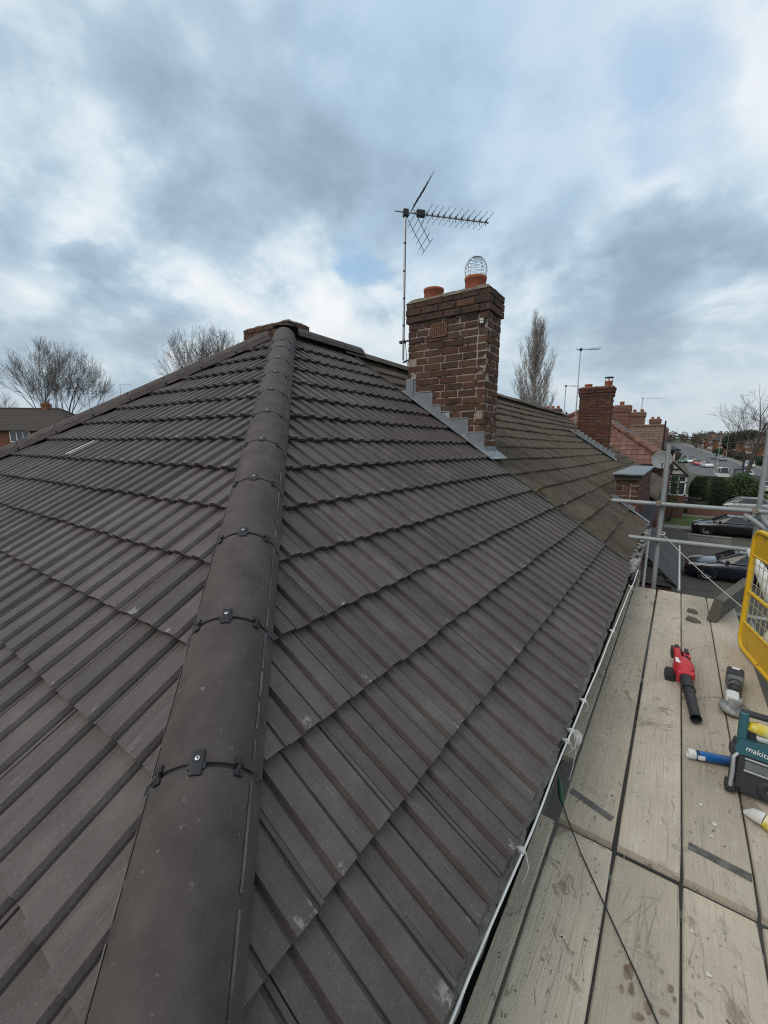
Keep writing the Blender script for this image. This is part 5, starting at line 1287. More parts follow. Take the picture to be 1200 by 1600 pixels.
film('packet', 'yellow plastic packet end at the right edge beneath the radio', [(4.632, -1.516, ZB+.030), (4.66, -1.53, ZB+.030), (4.70, -1.55, ZB+.028)], [.027, .030, .024], 'yellow_label')
# ---------------------------------------------------------------- cars
def car(label, loc, heading, paint, L_=4.35, W_=1.78, H_=1.46, kind='hatch', group='cars on the street and drives', detail=True):
    t = thing('parked_car', label, 'car', (loc[0], loc[1], gz(loc[0], loc[1])+(loc[2] if len(loc) > 2 else .02)), heading, group)
    h = L_/2; w = W_/2
    # body stations from nose (+x) to tail: x, half width, bottom, shoulder height, deck height
    st = [(h, .50, .30, .48, .54), (h-.06, .70, .22, .58, .64), (h-.30, .84, .19, .66, .74), (h-.75, w, .18, .74, .86), (h-1.25, w, .18, .82, .95), (h-1.7, w, .18, .86, .98), (0, w, .18, .88, .98), (-h*.55, w, .18, .90, 1.0), (-h+.55, w, .19, .90, 1.0), (-h+.16, .84, .22, .86, .96), (-h, .72, .34, .74, .84)]
    rings = []
    for (x, hw, zb, zs, zd) in st:
        rings.append([(x, s*hw_, z_) for s, pts in ((1, [(0, zb), (hw*.9, zb), (hw, zb+.12), (hw*1.0, zs-.12), (hw*.97, zs), (hw*.80, zd-.015), (hw*.4, zd+.012)]), (-1, [(hw*.4, zd+.012), (hw*.80, zd-.015), (hw*.97, zs), (hw, zs-.12), (hw, zb+.12), (hw*.9, zb)])) for hw_, z_ in pts])
    MB().loft(rings, smooth=True).build('body', paint, t)
    # cabin: base ring and roof ring
    xa, xb = (h-1.18, -h+.35 if kind == 'hatch' else -h+.62); ra, rb = h-1.95, (-h+.75 if kind == 'hatch' else -h+1.35); zb = .95; zr = H_
    if kind == 'van': xa, ra, xb, rb = h-.75, h-1.25, -h+.06, -h+.16
    base = [(xa, w*.80), (h-1.75 if kind != 'van' else h-1.1, w*.95), (-h*.5, w*.96), (xb+.1, w*.86), (xb, w*.72)]
    top = [(ra, w*.62), (ra-.28, w*.72), (-h*.42, w*.73), (rb+.05, w*.66), (rb, w*.55)]
    for s in (1, -1):
        g = MB()
        for i in range(len(base)-1):
            p = [(base[i][0], s*base[i][1], zb), (base[i+1][0], s*base[i+1][1], zb), (top[i+1][0], s*top[i+1][1], zr-.07), (top[i][0], s*top[i][1], zr-.07 if i else zr-.09)]
            g.add(p, [(0, 1, 2, 3)], False)
        g.build('side_window', 'glass_car', t)
        pl = MB()
        for i in (0, 2, 4):
            a, c = Vector((base[i][0], s*base[i][1]*1.012, zb)), Vector((top[i][0], s*top[i][1]*1.012, zr-.06)); pl.tube([a, c], .035, 5)
        pl.tube([Vector((x, s*y_*1.0, zr-.065)) for x, y_ in top], .03, 5); pl.build('pillar', paint, t)
    MB().add([(base[0][0], base[0][1], zb), (base[0][0], -base[0][1], zb), (top[0][0], -top[0][1], zr-.09), (top[0][0], top[0][1], zr-.09)], [(0, 1, 2, 3)]).build('windscreen', 'glass_car', t)
    MB().add([(base[-1][0], base[-1][1], zb), (base[-1][0], -base[-1][1], zb), (top[-1][0], -top[-1][1], zr-.08), (top[-1][0], top[-1][1], zr-.08)], [(0, 1, 2, 3)]).build('rear_window', 'glass_car', t)
    rf = MB(); rings = [[(x, y_*k, zr-.07+.07*(1-abs(k)**2.2)) for k in (-1, -.75, -.4, 0, .4, .75, 1)] for x, y_ in top]
    rf.loft(rings, caps=False, smooth=True, closed=False); rf.build('roof', paint, t)
    R0 = .315
    for x in (h-.86, -h+.82):
        for s in (1, -1):
            wl = bpy.data.objects.new('wheel', None); link(wl, t, None, T(x, s*(w-.11), R0))
            MB().lathe([(R0*.66, -.10), (R0*.96, -.10), (R0, -.07), (R0, .07), (R0*.96, .10), (R0*.66, .10)], 24, RX(R(90))).build('tyre', 'tyre', wl)
            rm = MB(); rm.lathe([(R0*.66, -.09), (R0*.70, -.10), (R0*.66, -.108), (R0*.60, -.09)], 24, RX(R(90*s)))
            for k in range(8):
                a = 2*math.pi*k/8; rm.tube([(0.0, s*.095, 0), (R0*.66*math.cos(a), s*.098, R0*.66*math.sin(a))], .016, 4)
            rm.lathe([(.001, -.11), (.05, -.105), (.055, -.08)], 12, RX(R(90*s))); rm.build('rim', 'alloy', wl)
            MB().lathe([(.001, 0), (R0*.66, 0)], 20, T(0, s*.06, 0) @ RX(R(90))).build('brake_disc', 'black_plastic', wl)
            MB().lathe([(.30, .0), (R0*1.16, 0)], 24, T(x, s*(w+.001), R0+.015) @ RX(R(90))).build('wheel_arch', 'black_plastic', t)
    if detail:
        for s in (1, -1):
            hl = MB(); hl.loft([[(h-.06, s*.44, .54), (h-.08, s*.44, .66), (h-.14, s*.58, .70), (h-.10, s*.58, .54)], [(h-.14, s*.72, .56), (h-.18, s*.72, .72), (h-.26, s*.74, .75), (h-.22, s*.74, .58)], [(h-.52, s*.885, .66), (h-.52, s*.875, .79), (h-.80, s*.895, .82), (h-.80, s*.90, .76)]]); hl.build('headlight', 'lamp_lens', t)
            MB().lathe([(.001, .0), (.05, -.01), (.055, -.03)], 12, T(h-.06, s*.60, .36) @ RY(R(90))).build('fog_lamp', 'lamp_lens', t)
            tl = MB().bbox((-h+.01, s*.62-.12, .70), (-h+.20, s*.62+.12, .86), .03); tl.build('tail_light', 'tail_lens', t)
            mr_ = MB(); mr_.bbox((h-1.62, s*(w+.08)-.09, .96), (h-1.48, s*(w+.08)+.09, 1.08), .035); mr_.build('door_mirror', paint, t)
            for x in (h-2.0, h-2.95): MB().bbox((x-.10, s*(w+.002)-.012, .80), (x+.06, s*(w+.002)+.012, .83), .006).build('door_handle', paint, t)
            MB().tube([(h-1.4, s*w*.962, .945), (0, s*w*.962, .965), (xb+.2, s*w*.90, .965)], .010, 4).build('window_trim', 'alloy', t)
        MB().box((h-.02, -.26, .38), (h+.012, .26, .49)).build('number_plate', 'white_paint', t); MB().box((-h-.012, -.26, .52), (-h+.03, .26, .63)).build('number_plate', 'yellow_label', t)
        MB().bbox((h-.06, -.42, .50), (h-.01, .42, .60), .02).build('grille', 'black_plastic', t)
    return t
car('dark navy hatchback nearest the scaffold with bright alloy wheels', (7.05, 21.15), R(180), 'paint_navy')
car('dark saloon with long sloping roof beside the small lawn', (7.70, 33.9), R(181), 'paint_black', L_=4.7, H_=1.43, kind='saloon')
car('grey car behind the low red brick wall, only its roof showing', (9.3, 46.5), R(180), 'paint_silver', H_=1.45)
car('large white car half hidden behind the clipped dark hedge', (10.6, 92), R(95), 'paint_white', L_=4.8, H_=1.9, kind='van')
car('white hatchback parked at the junction nearest the lamp post', (9.9, 128), R(-75), 'paint_white')
car('red car parked beside the white hatchback at the junction', (8.2, 137), R(-80), 'paint_red')
car('white estate car further left in the far lay-by', (6.8, 150), R(-85), 'paint_white')
car('dark car in the far lay-by behind the white estate', (7.4, 162), R(-85), 'paint_black')
car('small white van at the far left of the lay-by', (5.4, 160), R(-88), 'paint_white', H_=1.9, kind='van')
car('green car at the far left kerb of the lay-by', (4.9, 149), R(-88), 'paint_green')
car('silver people carrier far up the road by the right kerb', (14.2, 180), R(100), 'paint_silver', H_=1.85, kind='van')
car('silver estate parked behind the people carrier by the right kerb', (15.3, 168), R(100), 'paint_silver')
car('white four by four on the right verge beside the leaning tree', (18.4, 133), R(95), 'paint_white', H_=1.75, kind='van')
car('blue car first beyond the tree trunk on the near kerb', (14.9, 106), R(90), 'paint_blue')
car('white car parked third from the lower end of the kerb row', (14.2, 94), R(90), 'paint_white')
car('dark blue car parked second in the kerb row', (13.6, 80), R(90), 'paint_navy')
car('pale silver car nearest in the kerb row beside the pole', (13.5, 68), R(90), 'paint_silver')

# ---------------------------------------------------------------- garden walls, street furniture
def low_wall(label, x0, x1, y0, y1, h, m='brickwork_red', cap='concrete'):
    zg = min(gz(x0, y0), gz(x1, y1)); t = thing('garden_wall', label, 'wall', ((x0+x1)/2, (y0+y1)/2, zg))
    MB().box((x0, y0, zg-.1), (x1, y1, zg+h)).build('wall', m, t, world=I4); MB().bbox((x0-.03, y0-.03, zg+h), (x1+.03, y1+.03, zg+h+.06), .01).build('coping', cap, t, world=I4)
low_wall('low red brick garden wall in front of the grey car', 5.2, 10.2, 42.3, 42.55, .75)
low_wall('short concrete block wall between the two dark cars', 5.1, 7.3, 29.4, 29.6, .55, 'concrete')
low_wall('low grey wall just beyond the nearest car', 7.6, 9.9, 26.4, 26.6, .5, 'concrete')
low_wall('long low wall before the houses across the road', 23.2, 23.5, 100, 160, .9)
def post_fence(label, pts, h, m):
    t = thing('garden_fence', label, 'fence', (pts[0][0], pts[0][1], gz(*pts[0])))
    for (x0, y0), (x1, y1) in zip(pts, pts[1:]):
        n = 8
        for i in range(n):
            x, y = x0+(x1-x0)*i/n, y0+(y1-y0)*i/n; MB().box((x-.04, y-.04, gz(x, y)), (x+.04, y+.04, gz(x, y)+h+.06)).build('post', m, t, world=I4)
        for k in range(5):
            zz = h*(k+.5)/5; b = MB(); a, c = Vector((x0, y0, gz(x0, y0)+zz)), Vector((x1, y1, gz(x1, y1)+zz)); b.tube([a, c], h*.085, 4); b.build('rail', m, t, world=I4)
post_fence('dark horizontal rail fence beside the bay window', [(4.9, 43.3), (6.2, 43.3)], 1.5, 'wood_dark')
tag(MB().box((5.0, 43.0, -7.26), (6.6, 43.12, -6.1)).build('side_gate', 'wood_dark'), 'dark boarded side gate between the bay window and the hedge', 'gate')
def street_lamp(label, x, y, h=7, side=1):
    t = thing('street_lamp', label, 'street lamp', (x, y, gz(x, y)), 0, 'street lamps')
    MB().tube([(0, 0, 0), (0, 0, 1.3), (0, 0, 1.35), (0, 0, h)], [.09, .09, .06, .045], 8).build('post', 'galv', t)
    MB().tube([(0, 0, h), (side*.15, 0, h+.12), (side*.75, 0, h+.2)], .035, 6).build('arm', 'galv', t); MB().bbox((side*.75-.28, -.1, h+.13), (side*.75+.28, .1, h+.25), .04).build('lantern', 'concrete', t)
street_lamp('slim street lamp standing at the junction by the white hatchback', 11.0, 112, 7.6); street_lamp('distant street lamp before the far brick houses', 17.4, 185, 8, -1)
def sign():
    x, y = 12.2, 84; t = thing('notice_board', 'small dark framed notice board on posts at the pavement edge', 'notice board', (x, y, gz(x, y)))
    for s in (-.55, .55): MB().box((s-.05, -.05, 0), (s+.05, .05, 2.2)).build('post', 'black_plastic', t)
    MB().bbox((-.62, -.07, .85), (.62, .07, 2.1), .02).build('frame', 'black_plastic', t); MB().box((-.48, -.08, 1.0), (.48, -.071, 1.95)).build('panel', 'grey_plastic', t)
sign()
p_ = thing('telegraph_pole', 'brown wooden pole beside the notice board', 'pole', (13.0, 88, gz(13, 88))); MB().tube([(0, 0, 0), (0, 0, 4.4)], [.16, .13], 8).build('pole', 'wood_dark', p_)
p_ = thing('gate_pillar', 'pale concrete pillar at the near end of the pavement', 'pillar', (11.4, 61, gz(11.4, 61))); MB().bbox((-.25, -.25, -.1), (.25, .25, 1.9), .03).build('pillar', 'concrete', p_); MB().bbox((-.32, -.32, 1.9), (.32, .32, 2.02), .03).build('cap', 'concrete', p_)

# ---------------------------------------------------------------- houses across the road and to the left
def brick_home(label, M, W_, D_, He, Hr, m='brick_far', roof='roof_dark', nwin=3, hip=True, name='brick_house', bays=True, group=None, chim=True):
    """two storey house, local: front along +x at y=0 facing -y, base z=0"""
    t = thing(name, label, 'house', M=M, group=group)
    MB().box((0, 0, -1), (W_, D_, He)).build('wall', m, t); e = .35
    a, b_, c, d = Vector((-e, -e, He)), Vector((W_+e, -e, He)), Vector((W_+e, D_+e, He)), Vector((-e, D_+e, He)); k = D_/2 if hip else -e
    r0, r1 = Vector((k, D_/2, He+Hr)), Vector((W_-k, D_/2, He+Hr))
    rows = 9
    for (p, q, r_, s_) in ((a, b_, r1, r0), (c, d, r0, r1), (b_, c, r1, r1), (d, a, r0, r0)):
        f = MB()
        for j in range(rows):                       # stepped courses
            u0, u1 = j/rows, (j+1)/rows; up = Vector((0, 0, .035))
            P0, P1, P2, P3 = p.lerp(s_, u0)+up, q.lerp(r_, u0)+up, q.lerp(r_, u1), p.lerp(s_, u1)
            f.add([P0, P1, P2, P3], [(0, 1, 2, 3)]); f.add([P0, P1, P1-up*1.0, P0-up*1.0], [(0, 1, 2, 3)])
        rf = f.build('roof', roof, t)
    for (p, q) in ((a, b_), (b_, c), (c, d), (d, a)): MB().tube([p-Vector((0, 0, .06)), q-Vector((0, 0, .06))], .07, 5).build('gutter', 'black_plastic', t)
    if hip:
        for p, q in ((a, r0), (b_, r1), (c, r1), (d, r0), (r0, r1)): MB().tube([p+Vector((0, 0, .05)), q+Vector((0, 0, .05))], .10, 6).build('hip_tile', roof, t)
    for fl in range(2):
        for i in range(nwin):
            x = W_*(i+.5)/nwin; zz = He-1.75+.45 if fl == 0 else He-4.35; ww = min(2.2, W_/nwin*.62); hh = 1.15 if fl == 0 else 1.4
            yb = -.03 if not (bays and fl == 1) else -.5
            if yb < -.1: MB().box((x-ww/2-.1, yb, zz-.9), (x+ww/2+.1, .0, zz+hh+.12)).build('bay', 'render_cream' if i % 2 else m, t)
            wn = MB().box((x-ww/2, yb-.025, zz), (x+ww/2, yb, zz+hh)).build('window', 'glass', t); fr_ = MB()
            for xx in (x-ww/2, x-ww/6, x+ww/6, x+ww/2): fr_.box((xx-.045, yb-.07, zz-.05), (xx+.045, yb-.02, zz+hh+.05))
            for z_ in (zz, zz+hh): fr_.box((x-ww/2-.045, yb-.072, z_-.05), (x+ww/2+.045, yb-.022, z_+.05))
            fr_.build('frame', 'white_paint', wn)
    if chim:
        cs = MB(); cx = r0.x+.3 if hip else .4; cs.box((cx-.45, D_/2-.3, He+Hr-.6), (cx+.45, D_/2+.3, He+Hr+.95)); cs.box((cx-.51, D_/2-.36, He+Hr+.72), (cx+.51, D_/2+.36, He+Hr+.94)); ck = cs.build('chimney', m, t)
        for s in (-.2, .2): MB().lathe([(.11, 0), (.11, .25), (.13, .26), (.09, .28)], 10).build('chimney_pot', 'terracotta', ck, local=T(cx+s, D_/2, He+Hr+.94))
    return t
u = Vector((.82, .572, 0)).normalized(); n_ = Vector((-u.y, u.x, 0))
base = Vector((-58.6, 10.7, 0))-u*7.3
ML = frame((base.x, base.y, -4.75), u, n_, (0, 0, 1))
lh = brick_home('brick house with dark hipped roof and white window at the left edge', ML, 15.2, 7.4, 4.75, 2.6, 'brick_far', 'roof_dark', 4, True, bays=False, chim=False)
cs = MB(); cs.box((9.4, 3.5, 6.6), (10.1, 4.1, 8.05)); cs.box((9.32, 3.42, 7.75), (10.18, 4.18, 7.95)); ck = cs.build('chimney', 'brick_far', lh)
yagi('rooftop_aerial', 'tall thin aerial mast on the left house chimney', ML @ Vector((9.5, 3.8, 7.6)), 3.6, R(10), .8, 4, .03, .3, False, simple=True)
M2 = frame((-56, 25, -4.9), u, n_, (0, 0, 1))
brick_home('distant dark roofed house behind the left hip, chimney just showing', M2, 12, 7, 4.9, 2.9, 'brick_far', 'roof_dark', 3, True, bays=False)
yagi('rooftop_aerial', 'tiny far aerial over the left hip line', (-51.2, 20.4, 2.6), 2.9, R(60), 1.4, 4, .03, .3, False, simple=True)
brick_home('low dark roofed house among the far left rooftops behind the bare tree', frame((-76, 31, -4.6), u, n_, (0, 0, 1)), 14, 7, 4.9, 2.6, 'brick_far', 'roof_dark', 3, True, bays=False)
adj = ['brick semi with white bays, nearest across the road on the right', 'brick semi with cream bay, second across the road', 'red brick semi, third across the road behind shrubs', 'red brick semi, fourth across the road', 'far red brick semi, fifth across the road', 'far brick semi, sixth across the road', 'small far brick semi, seventh across the road', 'farthest small brick semi across the road']
for i, lab in enumerate(adj):
    y = 112+i*27; x = 29.5 if y < 140 else 29.5-(y-140)*.095; ang = R(-90) if y < 130 else R(-85)
    M = frame((x, y+17, gz(x, y)), (.06 if y > 130 else 0, -1, 0), (1, .06 if y > 130 else 0, 0), (0, 0, 1))
    brick_home(lab, M, 16, 8, 5.1, 3.0, 'brick_far' if i % 3 else 'brick_far', 'roof_brown' if i % 2 else 'roof_dark', 4, True, group='houses across the road')
for i, lab in enumerate(['low grey bungalow at the far end of the left side', 'far left pale house near the vanishing street']):
    brick_home(lab, frame((-16, 118+i*45, gz(0, 118)), (1, 0, 0), (0, 1, 0), (0, 0, 1)), 15, 8, 4.6, 3, 'render_cream' if i else 'brick_far', 'roof_slate', 3, True)

# ---------------------------------------------------------------- trees
def add_seg(b, p, q, r0, r1, n=4):
    t = (q-p); 
    if t.length < 1e-5: return
    t = t.normalized(); a = t.orthogonal().normalized(); c = t.cross(a)
    vs = [p+(a*math.cos(2*math.pi*k/n)+c*math.sin(2*math.pi*k/n))*r0 for k in range(n)]+[q+(a*math.cos(2*math.pi*k/n)+c*math.sin(2*math.pi*k/n))*r1 for k in range(n)]
    b.add(vs, [(k, (k+1) % n, n+(k+1) % n, n+k) for k in range(n)], True)
def grow(b, r, p, d, ln, rad, lev, maxlev, up, spread, kids, minr):
    segs = 5 if lev < 2 else 4; q = p; dd = d.copy(); pts = [(p, rad)]
    for i in range(segs):
        dd = (dd+Vector((r.gauss(0, .10), r.gauss(0, .10), r.gauss(0, .06)+up*.10))).normalized(); nq = q+dd*ln/segs
        r1 = max(minr, rad*(1-.62*(i+1)/segs)); add_seg(b, q, nq, pts[-1][1], r1, 6 if lev == 0 else (4 if lev == 1 else 3)); q = nq; pts.append((q, r1))
    if lev >= maxlev: return
    nk = kids[lev]
    for k in range(nk):
        f = .25+.75*(k+r.random())/nk if lev else .35+.65*(k+r.random())/nk; i = min(int(f*segs), segs-1); pp = pts[i][0].lerp(pts[i+1][0], f*segs-i)
        ax = dd.orthogonal().normalized(); ax.rotate(Matrix.Rotation(r.uniform(0, 2*math.pi), 3, dd)); ang = spread*r.uniform(.65, 1.25)
        nd = (dd*math.cos(ang)+ax*math.sin(ang)).normalized(); nd = (nd+Vector((0, 0, up*.25))).normalized()
        grow(b, r, pp, nd, ln*r.uniform(.48, .72)*(1.1-.35*f), max(minr, pts[i][1]*.55), lev+1, maxlev, up, spread, kids, minr)
def fork(b, r, p, d, ln, rad, lev, maxlev, ang, up, minr, env):
    q = p; dd = d.copy(); pts = [p]; n = 3; r0 = rad; ec, er, ez = env
    for i in range(n):
        dd = (dd+Vector((r.gauss(0, .06), r.gauss(0, .06), r.gauss(0, .04)+up*.06))).normalized(); nq = q+dd*ln/n; r1 = max(minr, rad*(1-.32*(i+1)/n))
        add_seg(b, q, nq, r0, r1, 6 if lev < 1 else (4 if lev < 3 else 3)); q = nq; r0 = r1; pts.append(q)
        v = q-ec
        if (v.x*v.x+v.y*v.y)/er**2+(v.z/ez)**2 > r.uniform(.86, 1.08): return
    if lev >= maxlev: return
    def side(pp, a, f):
        ax = dd.orthogonal().normalized(); ax.rotate(Matrix.Rotation(r.uniform(0, 6.283), 3, dd)); nd = (dd*math.cos(a)+ax*math.sin(a)+Vector((0, 0, up*.16))).normalized()
        fork(b, r, pp, nd, ln*f, max(minr, r0*(.74 if f > .7 else .5)), lev+1, maxlev, ang, up, minr, env)
    side(q, ang*r.uniform(.2, .5), r.uniform(.80, .95)); side(q, ang*r.uniform(.8, 1.3), r.uniform(.68, .88))
    side(pts[2], ang*r.uniform(1.0, 1.6), r.uniform(.55, .75))
    if lev >= 1 and r.random() < .6: side(pts[1], ang*r.uniform(1.0, 1.7), r.uniform(.45, .65))
def bare_tree(label, x, y, z, stems, seed, H, ang, up, minr, maxlev=6, m='twig', tm='bark', name='bare_tree', r0=.25, lean=(0, 0), bole=.2, fan=.35, wide=.40):
    env = (Vector((0, 0, H*.60)), H*wide, H*.42)
    t = thing(name, label, 'tree', (x, y, z)); r = random.Random(seed); tr = MB(); cr = MB(); tot = sum(.79**k for k in range(maxlev))
    for s in range(stems):
        a = 2*math.pi*s/max(stems, 1)+r.uniform(-.4, .4); o = Vector((math.cos(a), math.sin(a), 0))*(r0*2.2 if stems > 1 else 0); k = r.uniform(.35, 1)*fan if stems > 1 else 0
        d = Vector((math.cos(a)*k+lean[0], math.sin(a)*k+lean[1], 1)).normalized(); rad = r0*r.uniform(.7, 1.0); q = o; bl = H*bole*r.uniform(.7, 1.1)
        for i in range(4):
            nq = q+d*bl/4; add_seg(tr, q, nq, rad*(1.25 if i == 0 else 1), rad*.95, 8); q = nq; rad *= .95; d = (d+Vector((r.gauss(0, .04), r.gauss(0, .04), .02))).normalized()
        fork(cr, r, q, d, H*(1-bole)/tot*r.uniform(1.1, 1.35), rad, 0, maxlev-1, ang, up, minr, env)
        if stems == 1:
            for j in range(4):
                aa = 1.6*j+r.uniform(-.4, .4); fork(cr, r, q-d*bl*.12*j, (d*.75+Vector((math.cos(aa), math.sin(aa), .15))*.8).normalized(), H*(1-bole)/tot*1.0, rad*.6, 1, maxlev-1, ang, up, minr, env)
    tr.build('trunk', tm, t, fix=False); cr.build('crown', m, t, fix=False); return t
bare_tree('broad many stemmed bare tree behind the left house', -72, 20.8, -4.4, 7, 5, 17.6, .36, .25, .008, 7, r0=.18, bole=.30, fan=.55, wide=.42)
bare_tree('smaller bare tree left of the broad bare tree', -80, 14.5, -4.4, 4, 15, 11.0, .40, .25, .008, 6, r0=.14, fan=.6)
bare_tree('bare branching tree rising behind the new left hip', -38.2, 23.7, -5.8, 5, 9, 16.4, .36, .30, .008, 7, r0=.14, fan=.5, wide=.34)
bare_tree('bare tree just right of the one behind the left hip', -34.6, 27.2, -5.6, 4, 19, 15.4, .36, .30, .008, 6, r0=.13, fan=.5, wide=.34)
bare_tree('leaning bare street tree at the right picture edge', 13.4, 88, -6.7, 1, 23, 14.6, .44, .08, .011, 7, r0=.34, wide=.46, lean=(.16, .02), bole=.27)
bare_tree('tiny bare treetop left of the poplar', -16, 47, -6.5, 3, 29, 11.5, .40, .3, .009, 6, r0=.12)
def poplar(label, x, y, z, H, Rr, seed):
    t = thing('poplar_tree', label, 'tree', (x, y, z)); r = random.Random(seed); tr = MB(); cr = MB(); q = Vector((0, 0, 0)); rad = .42
    spine = []
    for i in range(14):
        nq = Vector((r.gauss(0, .06), r.gauss(0, .06), H*(i+1)/14)); add_seg(tr, q, nq, rad, rad*.87, 7); q = nq; rad *= .87; spine.append((q, rad))
    for k in range(120):
        f = (k+.5)/120; z0 = H*(.10+.80*f); a = r.uniform(0, 2*math.pi); i = min(int(z0/H*14), 13); p = Vector((0, 0, z0)); w = Rr*(1.05 if f < .45 else 1.05*(1-((f-.45)/.6)**1.6))*r.uniform(.55, 1.05); ln = H*r.uniform(.16, .30)*(1-.45*f)
        o = Vector((math.cos(a), math.sin(a), 0)); rr_ = max(.016, spine[i][1]*.30); prev = p; n = 6
        for j in range(n):
            v = (j+1)/n; nq = p+o*w*(1-(1-v)**2.0)+Vector((r.gauss(0, .08), r.gauss(0, .08), ln*v*1.25)); add_seg(cr, prev, nq, rr_*(1-.13*j), rr_*(1-.13*(j+1)), 4)
            for _ in range(4):
                s = prev.lerp(nq, r.random()); da = r.uniform(0, 6.28); d2 = (Vector((math.cos(da), math.sin(da), 0))*.42+o*.15+Vector((0, 0, 1))).normalized(); l2 = r.uniform(.7, 1.9)*(1-.3*f); e1 = s+d2*l2; add_seg(cr, s, e1, .014, .009, 3)
                for __ in range(2):
                    s2 = s.lerp(e1, r.uniform(.3, .9)); db = r.uniform(0, 6.28); add_seg(cr, s2, s2+(Vector((math.cos(db), math.sin(db), 0))*.4+Vector((0, 0, 1))).normalized()*r.uniform(.4, .9), .010, .007, 3)
            prev = nq
    tr.build('trunk', 'bark_pale', t, fix=False); cr.build('crown', 'bark_pale', t, fix=False)
poplar('tall narrow leafless poplar behind the old roof', -13.3, 57.5, -6.9, 21.3, 2.65, 4)
def leaves(b, r, c, rad, n, size, shell=.35, flat=1.0):
    for _ in range(n):
        while True:
            v = Vector((r.uniform(-1, 1), r.uniform(-1, 1), r.uniform(-1, 1)))
            if shell < v.length < 1: break
        p = Vector((c[0]+v.x*rad[0], c[1]+v.y*rad[1], c[2]+v.z*rad[2])); a = Vector((r.gauss(0, 1), r.gauss(0, 1), r.gauss(0, .7))).normalized(); d = a.orthogonal().normalized(); s = size*r.uniform(.6, 1.4)
        b.add([p-a*s, p+d*s*.55, p+a*s, p-d*s*.55], [(0, 1, 2, 3)])
def leafy(name, label, x, y, blobs, m, n, size, seed, trunk=1.0, cat='bush'):
    zg = gz(x, y); t = thing(name, label, cat, (x, y, zg)); r = random.Random(seed); b = MB()
    for (dx, dy, dz, rx, ry, rz) in blobs: leaves(b, r, (dx, dy, dz), (rx, ry, rz), int(n*rx*rz), size)
    b.build('crown', m, t, fix=False); tk = MB()
    for k in range(5): a = 1.25*k; tk.tube([(0, 0, -.1), (.25*math.cos(a), .25*math.sin(a), trunk*.5), (.7*math.cos(a), .7*math.sin(a), trunk*1.2)], [.09, .06, .03], 5)
    tk.build('trunk', 'bark', t)
    if cat == 'hedge' or name == 'hedge':
        core = MB()
        for (dx, dy, dz, rx, ry, rz) in blobs: core.bbox((dx-rx*.82, dy-ry*.82, dz-rz*.95), (dx+rx*.82, dy+ry*.82, dz+rz*.82), .2)
        core.build('inner_branches', 'leaf_dark', t)
    return t
def hedge():
    x0, x1, y0, y1 = 5.25, 8.15, 45.2, 48.2; zg = gz(6.5, 46); t = thing('clipped_hedge', 'big dark clipped hedge with rounded top beside the bay window', 'hedge', (6.6, 46, zg)); r = random.Random(3); b = MB(); H = 3.15
    core = MB(); rings = []
    for j in range(9):
        v = j/8; zz = H*v; k = .80+.20*min(1, v*2.2) if v < .6 else 1-.30*((v-.6)/.4)**2; cx, cy = (x0+x1)/2-6.6, (y0+y1)/2-46; rings.append([(cx+(x1-x0)/2*k*.93*math.copysign(abs(math.cos(a))**.5, math.cos(a)), cy+(y1-y0)/2*k*.93*math.copysign(abs(math.sin(a))**.5, math.sin(a)), zz*.985) for a in [2*math.pi*i/24 for i in range(24)]])
    core.loft(rings, smooth=True); core.build('inner_branches', 'leaf_dark', t)
    for _ in range(13000):
        v = r.random()**.8; k = .80+.20*min(1, v*2.2) if v < .6 else 1-.30*((v-.6)/.4)**2; a = r.uniform(0, 6.283); top = r.random() < .22
        q = r.random()**.5 if top else 1; vv = 1 if top else v; kk = .72 if top else k
        p = Vector(((x0+x1)/2-6.6+(x1-x0)/2*kk*q*math.copysign(abs(math.cos(a))**.5, math.cos(a)), (y0+y1)/2-46+(y1-y0)/2*kk*q*math.copysign(abs(math.sin(a))**.5, math.sin(a)), H*vv*(1-.03*q)+r.gauss(0, .03)))
        d = Vector((r.gauss(0, 1), r.gauss(0, 1), r.gauss(0, .8))).normalized(); e = d.orthogonal().normalized(); s = r.uniform(.05, .10); b.add([p-d*s, p+e*s*.6, p+d*s, p-e*s*.6], [(0, 1, 2, 3)])
    b.build('foliage', 'hedge_leaf', t, fix=False)
hedge()
leafy('evergreen_bush', 'rounded glossy evergreen bush right of the clipped hedge', 9.0, 50, [(0, 0, 1.6, 1.7, 1.5, 1.5), (.9, .2, 2.0, 1.3, 1.3, 1.2), (-.7, -.3, 1.2, 1.3, 1.3, 1.1), (.4, -.4, 2.8, .9, .9, .7), (1.4, .2, 1.1, 1.0, 1, 1.0)], 'leaf_green', 1500, .10, 5)
leafy('yellow_shrub', 'small yellow green shrub at the pavement edge', 11.0, 51, [(0, 0, .8, .75, .75, .85), (-.3, .2, .5, .6, .6, .5)], 'leaf_yellow', 2200, .06, 6)
leafy('climbing_shrub', 'straggly grey green climber by the downpipe and bay window', 3.95, 37.6, [(0, 0, 2.4, .5, .5, 1.3), (.1, .1, 3.3, .4, .4, .5)], 'leaf_green', 900, .07, 7)
leafy('conifer', 'dark round evergreen crown against the skyline over the far houses', 24, 225, [(0, 0, 6, 4.0, 4.0, 4), (3, 0, 7, 3.5, 3.5, 3.2), (-3, 1, 5, 3, 3, 3.4)], 'leaf_dark', 90, .45, 8, 5, 'tree')
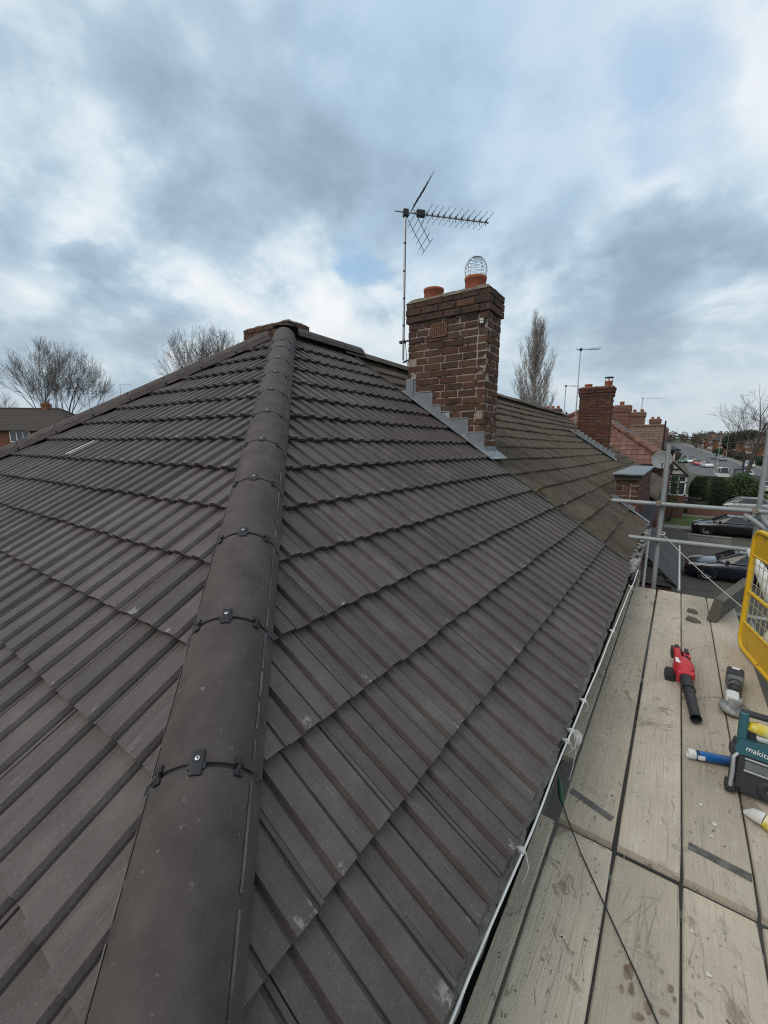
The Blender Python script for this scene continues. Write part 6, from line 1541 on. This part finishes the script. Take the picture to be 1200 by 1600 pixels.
leafy('conifer', 'second dark evergreen crown, right of the round one on the skyline', 33, 190, [(0, 0, 6, 3.2, 3.2, 3.4), (3, 1, 4, 3, 3, 3)], 'leaf_dark', 90, .45, 9, 5, 'tree')
leafy('conifer', 'small dark evergreen between the old ridge and the second chimney', -3.9, 30, [(0, 0, 8.0, 1.3, 1.3, .9), (.8, 0, 7.6, 1, 1, 1.0)], 'leaf_dark', 900, .10, 11, 6, 'tree')
labs = ['shrub at the near end of the gardens across the road', 'dark shrub in the second garden across the road', 'shrub in the third garden across the road', 'shrub in the fourth garden across the road', 'far shrub in the fifth garden across the road', 'far hedge clump at the bend of the road', 'far shrub beside the lay-by on the left', 'shrub behind the far parked cars']
for i, (x, y) in enumerate(((23.5, 128), (22, 146), (20.8, 162), (20.5, 178), (19.5, 200), (17, 222), (2.8, 170), (1.5, 140))):
    leafy('shrub', labs[i], x, y, [(0, 0, 1.2, 1.8, 3.4, 1.4), (.8, 2, 1.5, 1.4, 2, 1.2)], 'leaf_dark' if i % 2 else 'wood_far', 500, .18, 40+i)
# distant winter wood on the rising ground
def far_wood():
    r = random.Random(11); b = MB(); g = MB()
    for k in range(620):
        y = r.uniform(235, 620); x = r.uniform(-260, 200)
        if abs(x-(4-(y-240)*.03)) < 9 and y < 330: continue
        z0 = gz(x, y); h = r.uniform(5, 9.5); w = r.uniform(3, 5.5); tgt = g if r.random() < .25 else b
        leaves(tgt, r, (x, y, z0+h*.55), (w, w, h*.55), 70, .55 if y < 400 else .9, .2)
    for k in range(260):
        y = r.uniform(80, 240); x = r.uniform(-170, -28); z0 = gz(x, y); h = r.uniform(4, 7.5); w = r.uniform(2.5, 4.5); leaves(b, r, (x, y, z0+h*.5), (w, w, h*.5), 70, .4, .2)
    o = b.build('far_wood', 'wood_far', None, fix=False); tag(o, 'brown leafless woodland on the far skyline', 'woodland', kind='stuff')
    o = g.build('far_evergreens', 'wood_far_green', None, fix=False); tag(o, 'dark evergreens mixed into the far woodland', 'woodland', kind='stuff')
far_wood()
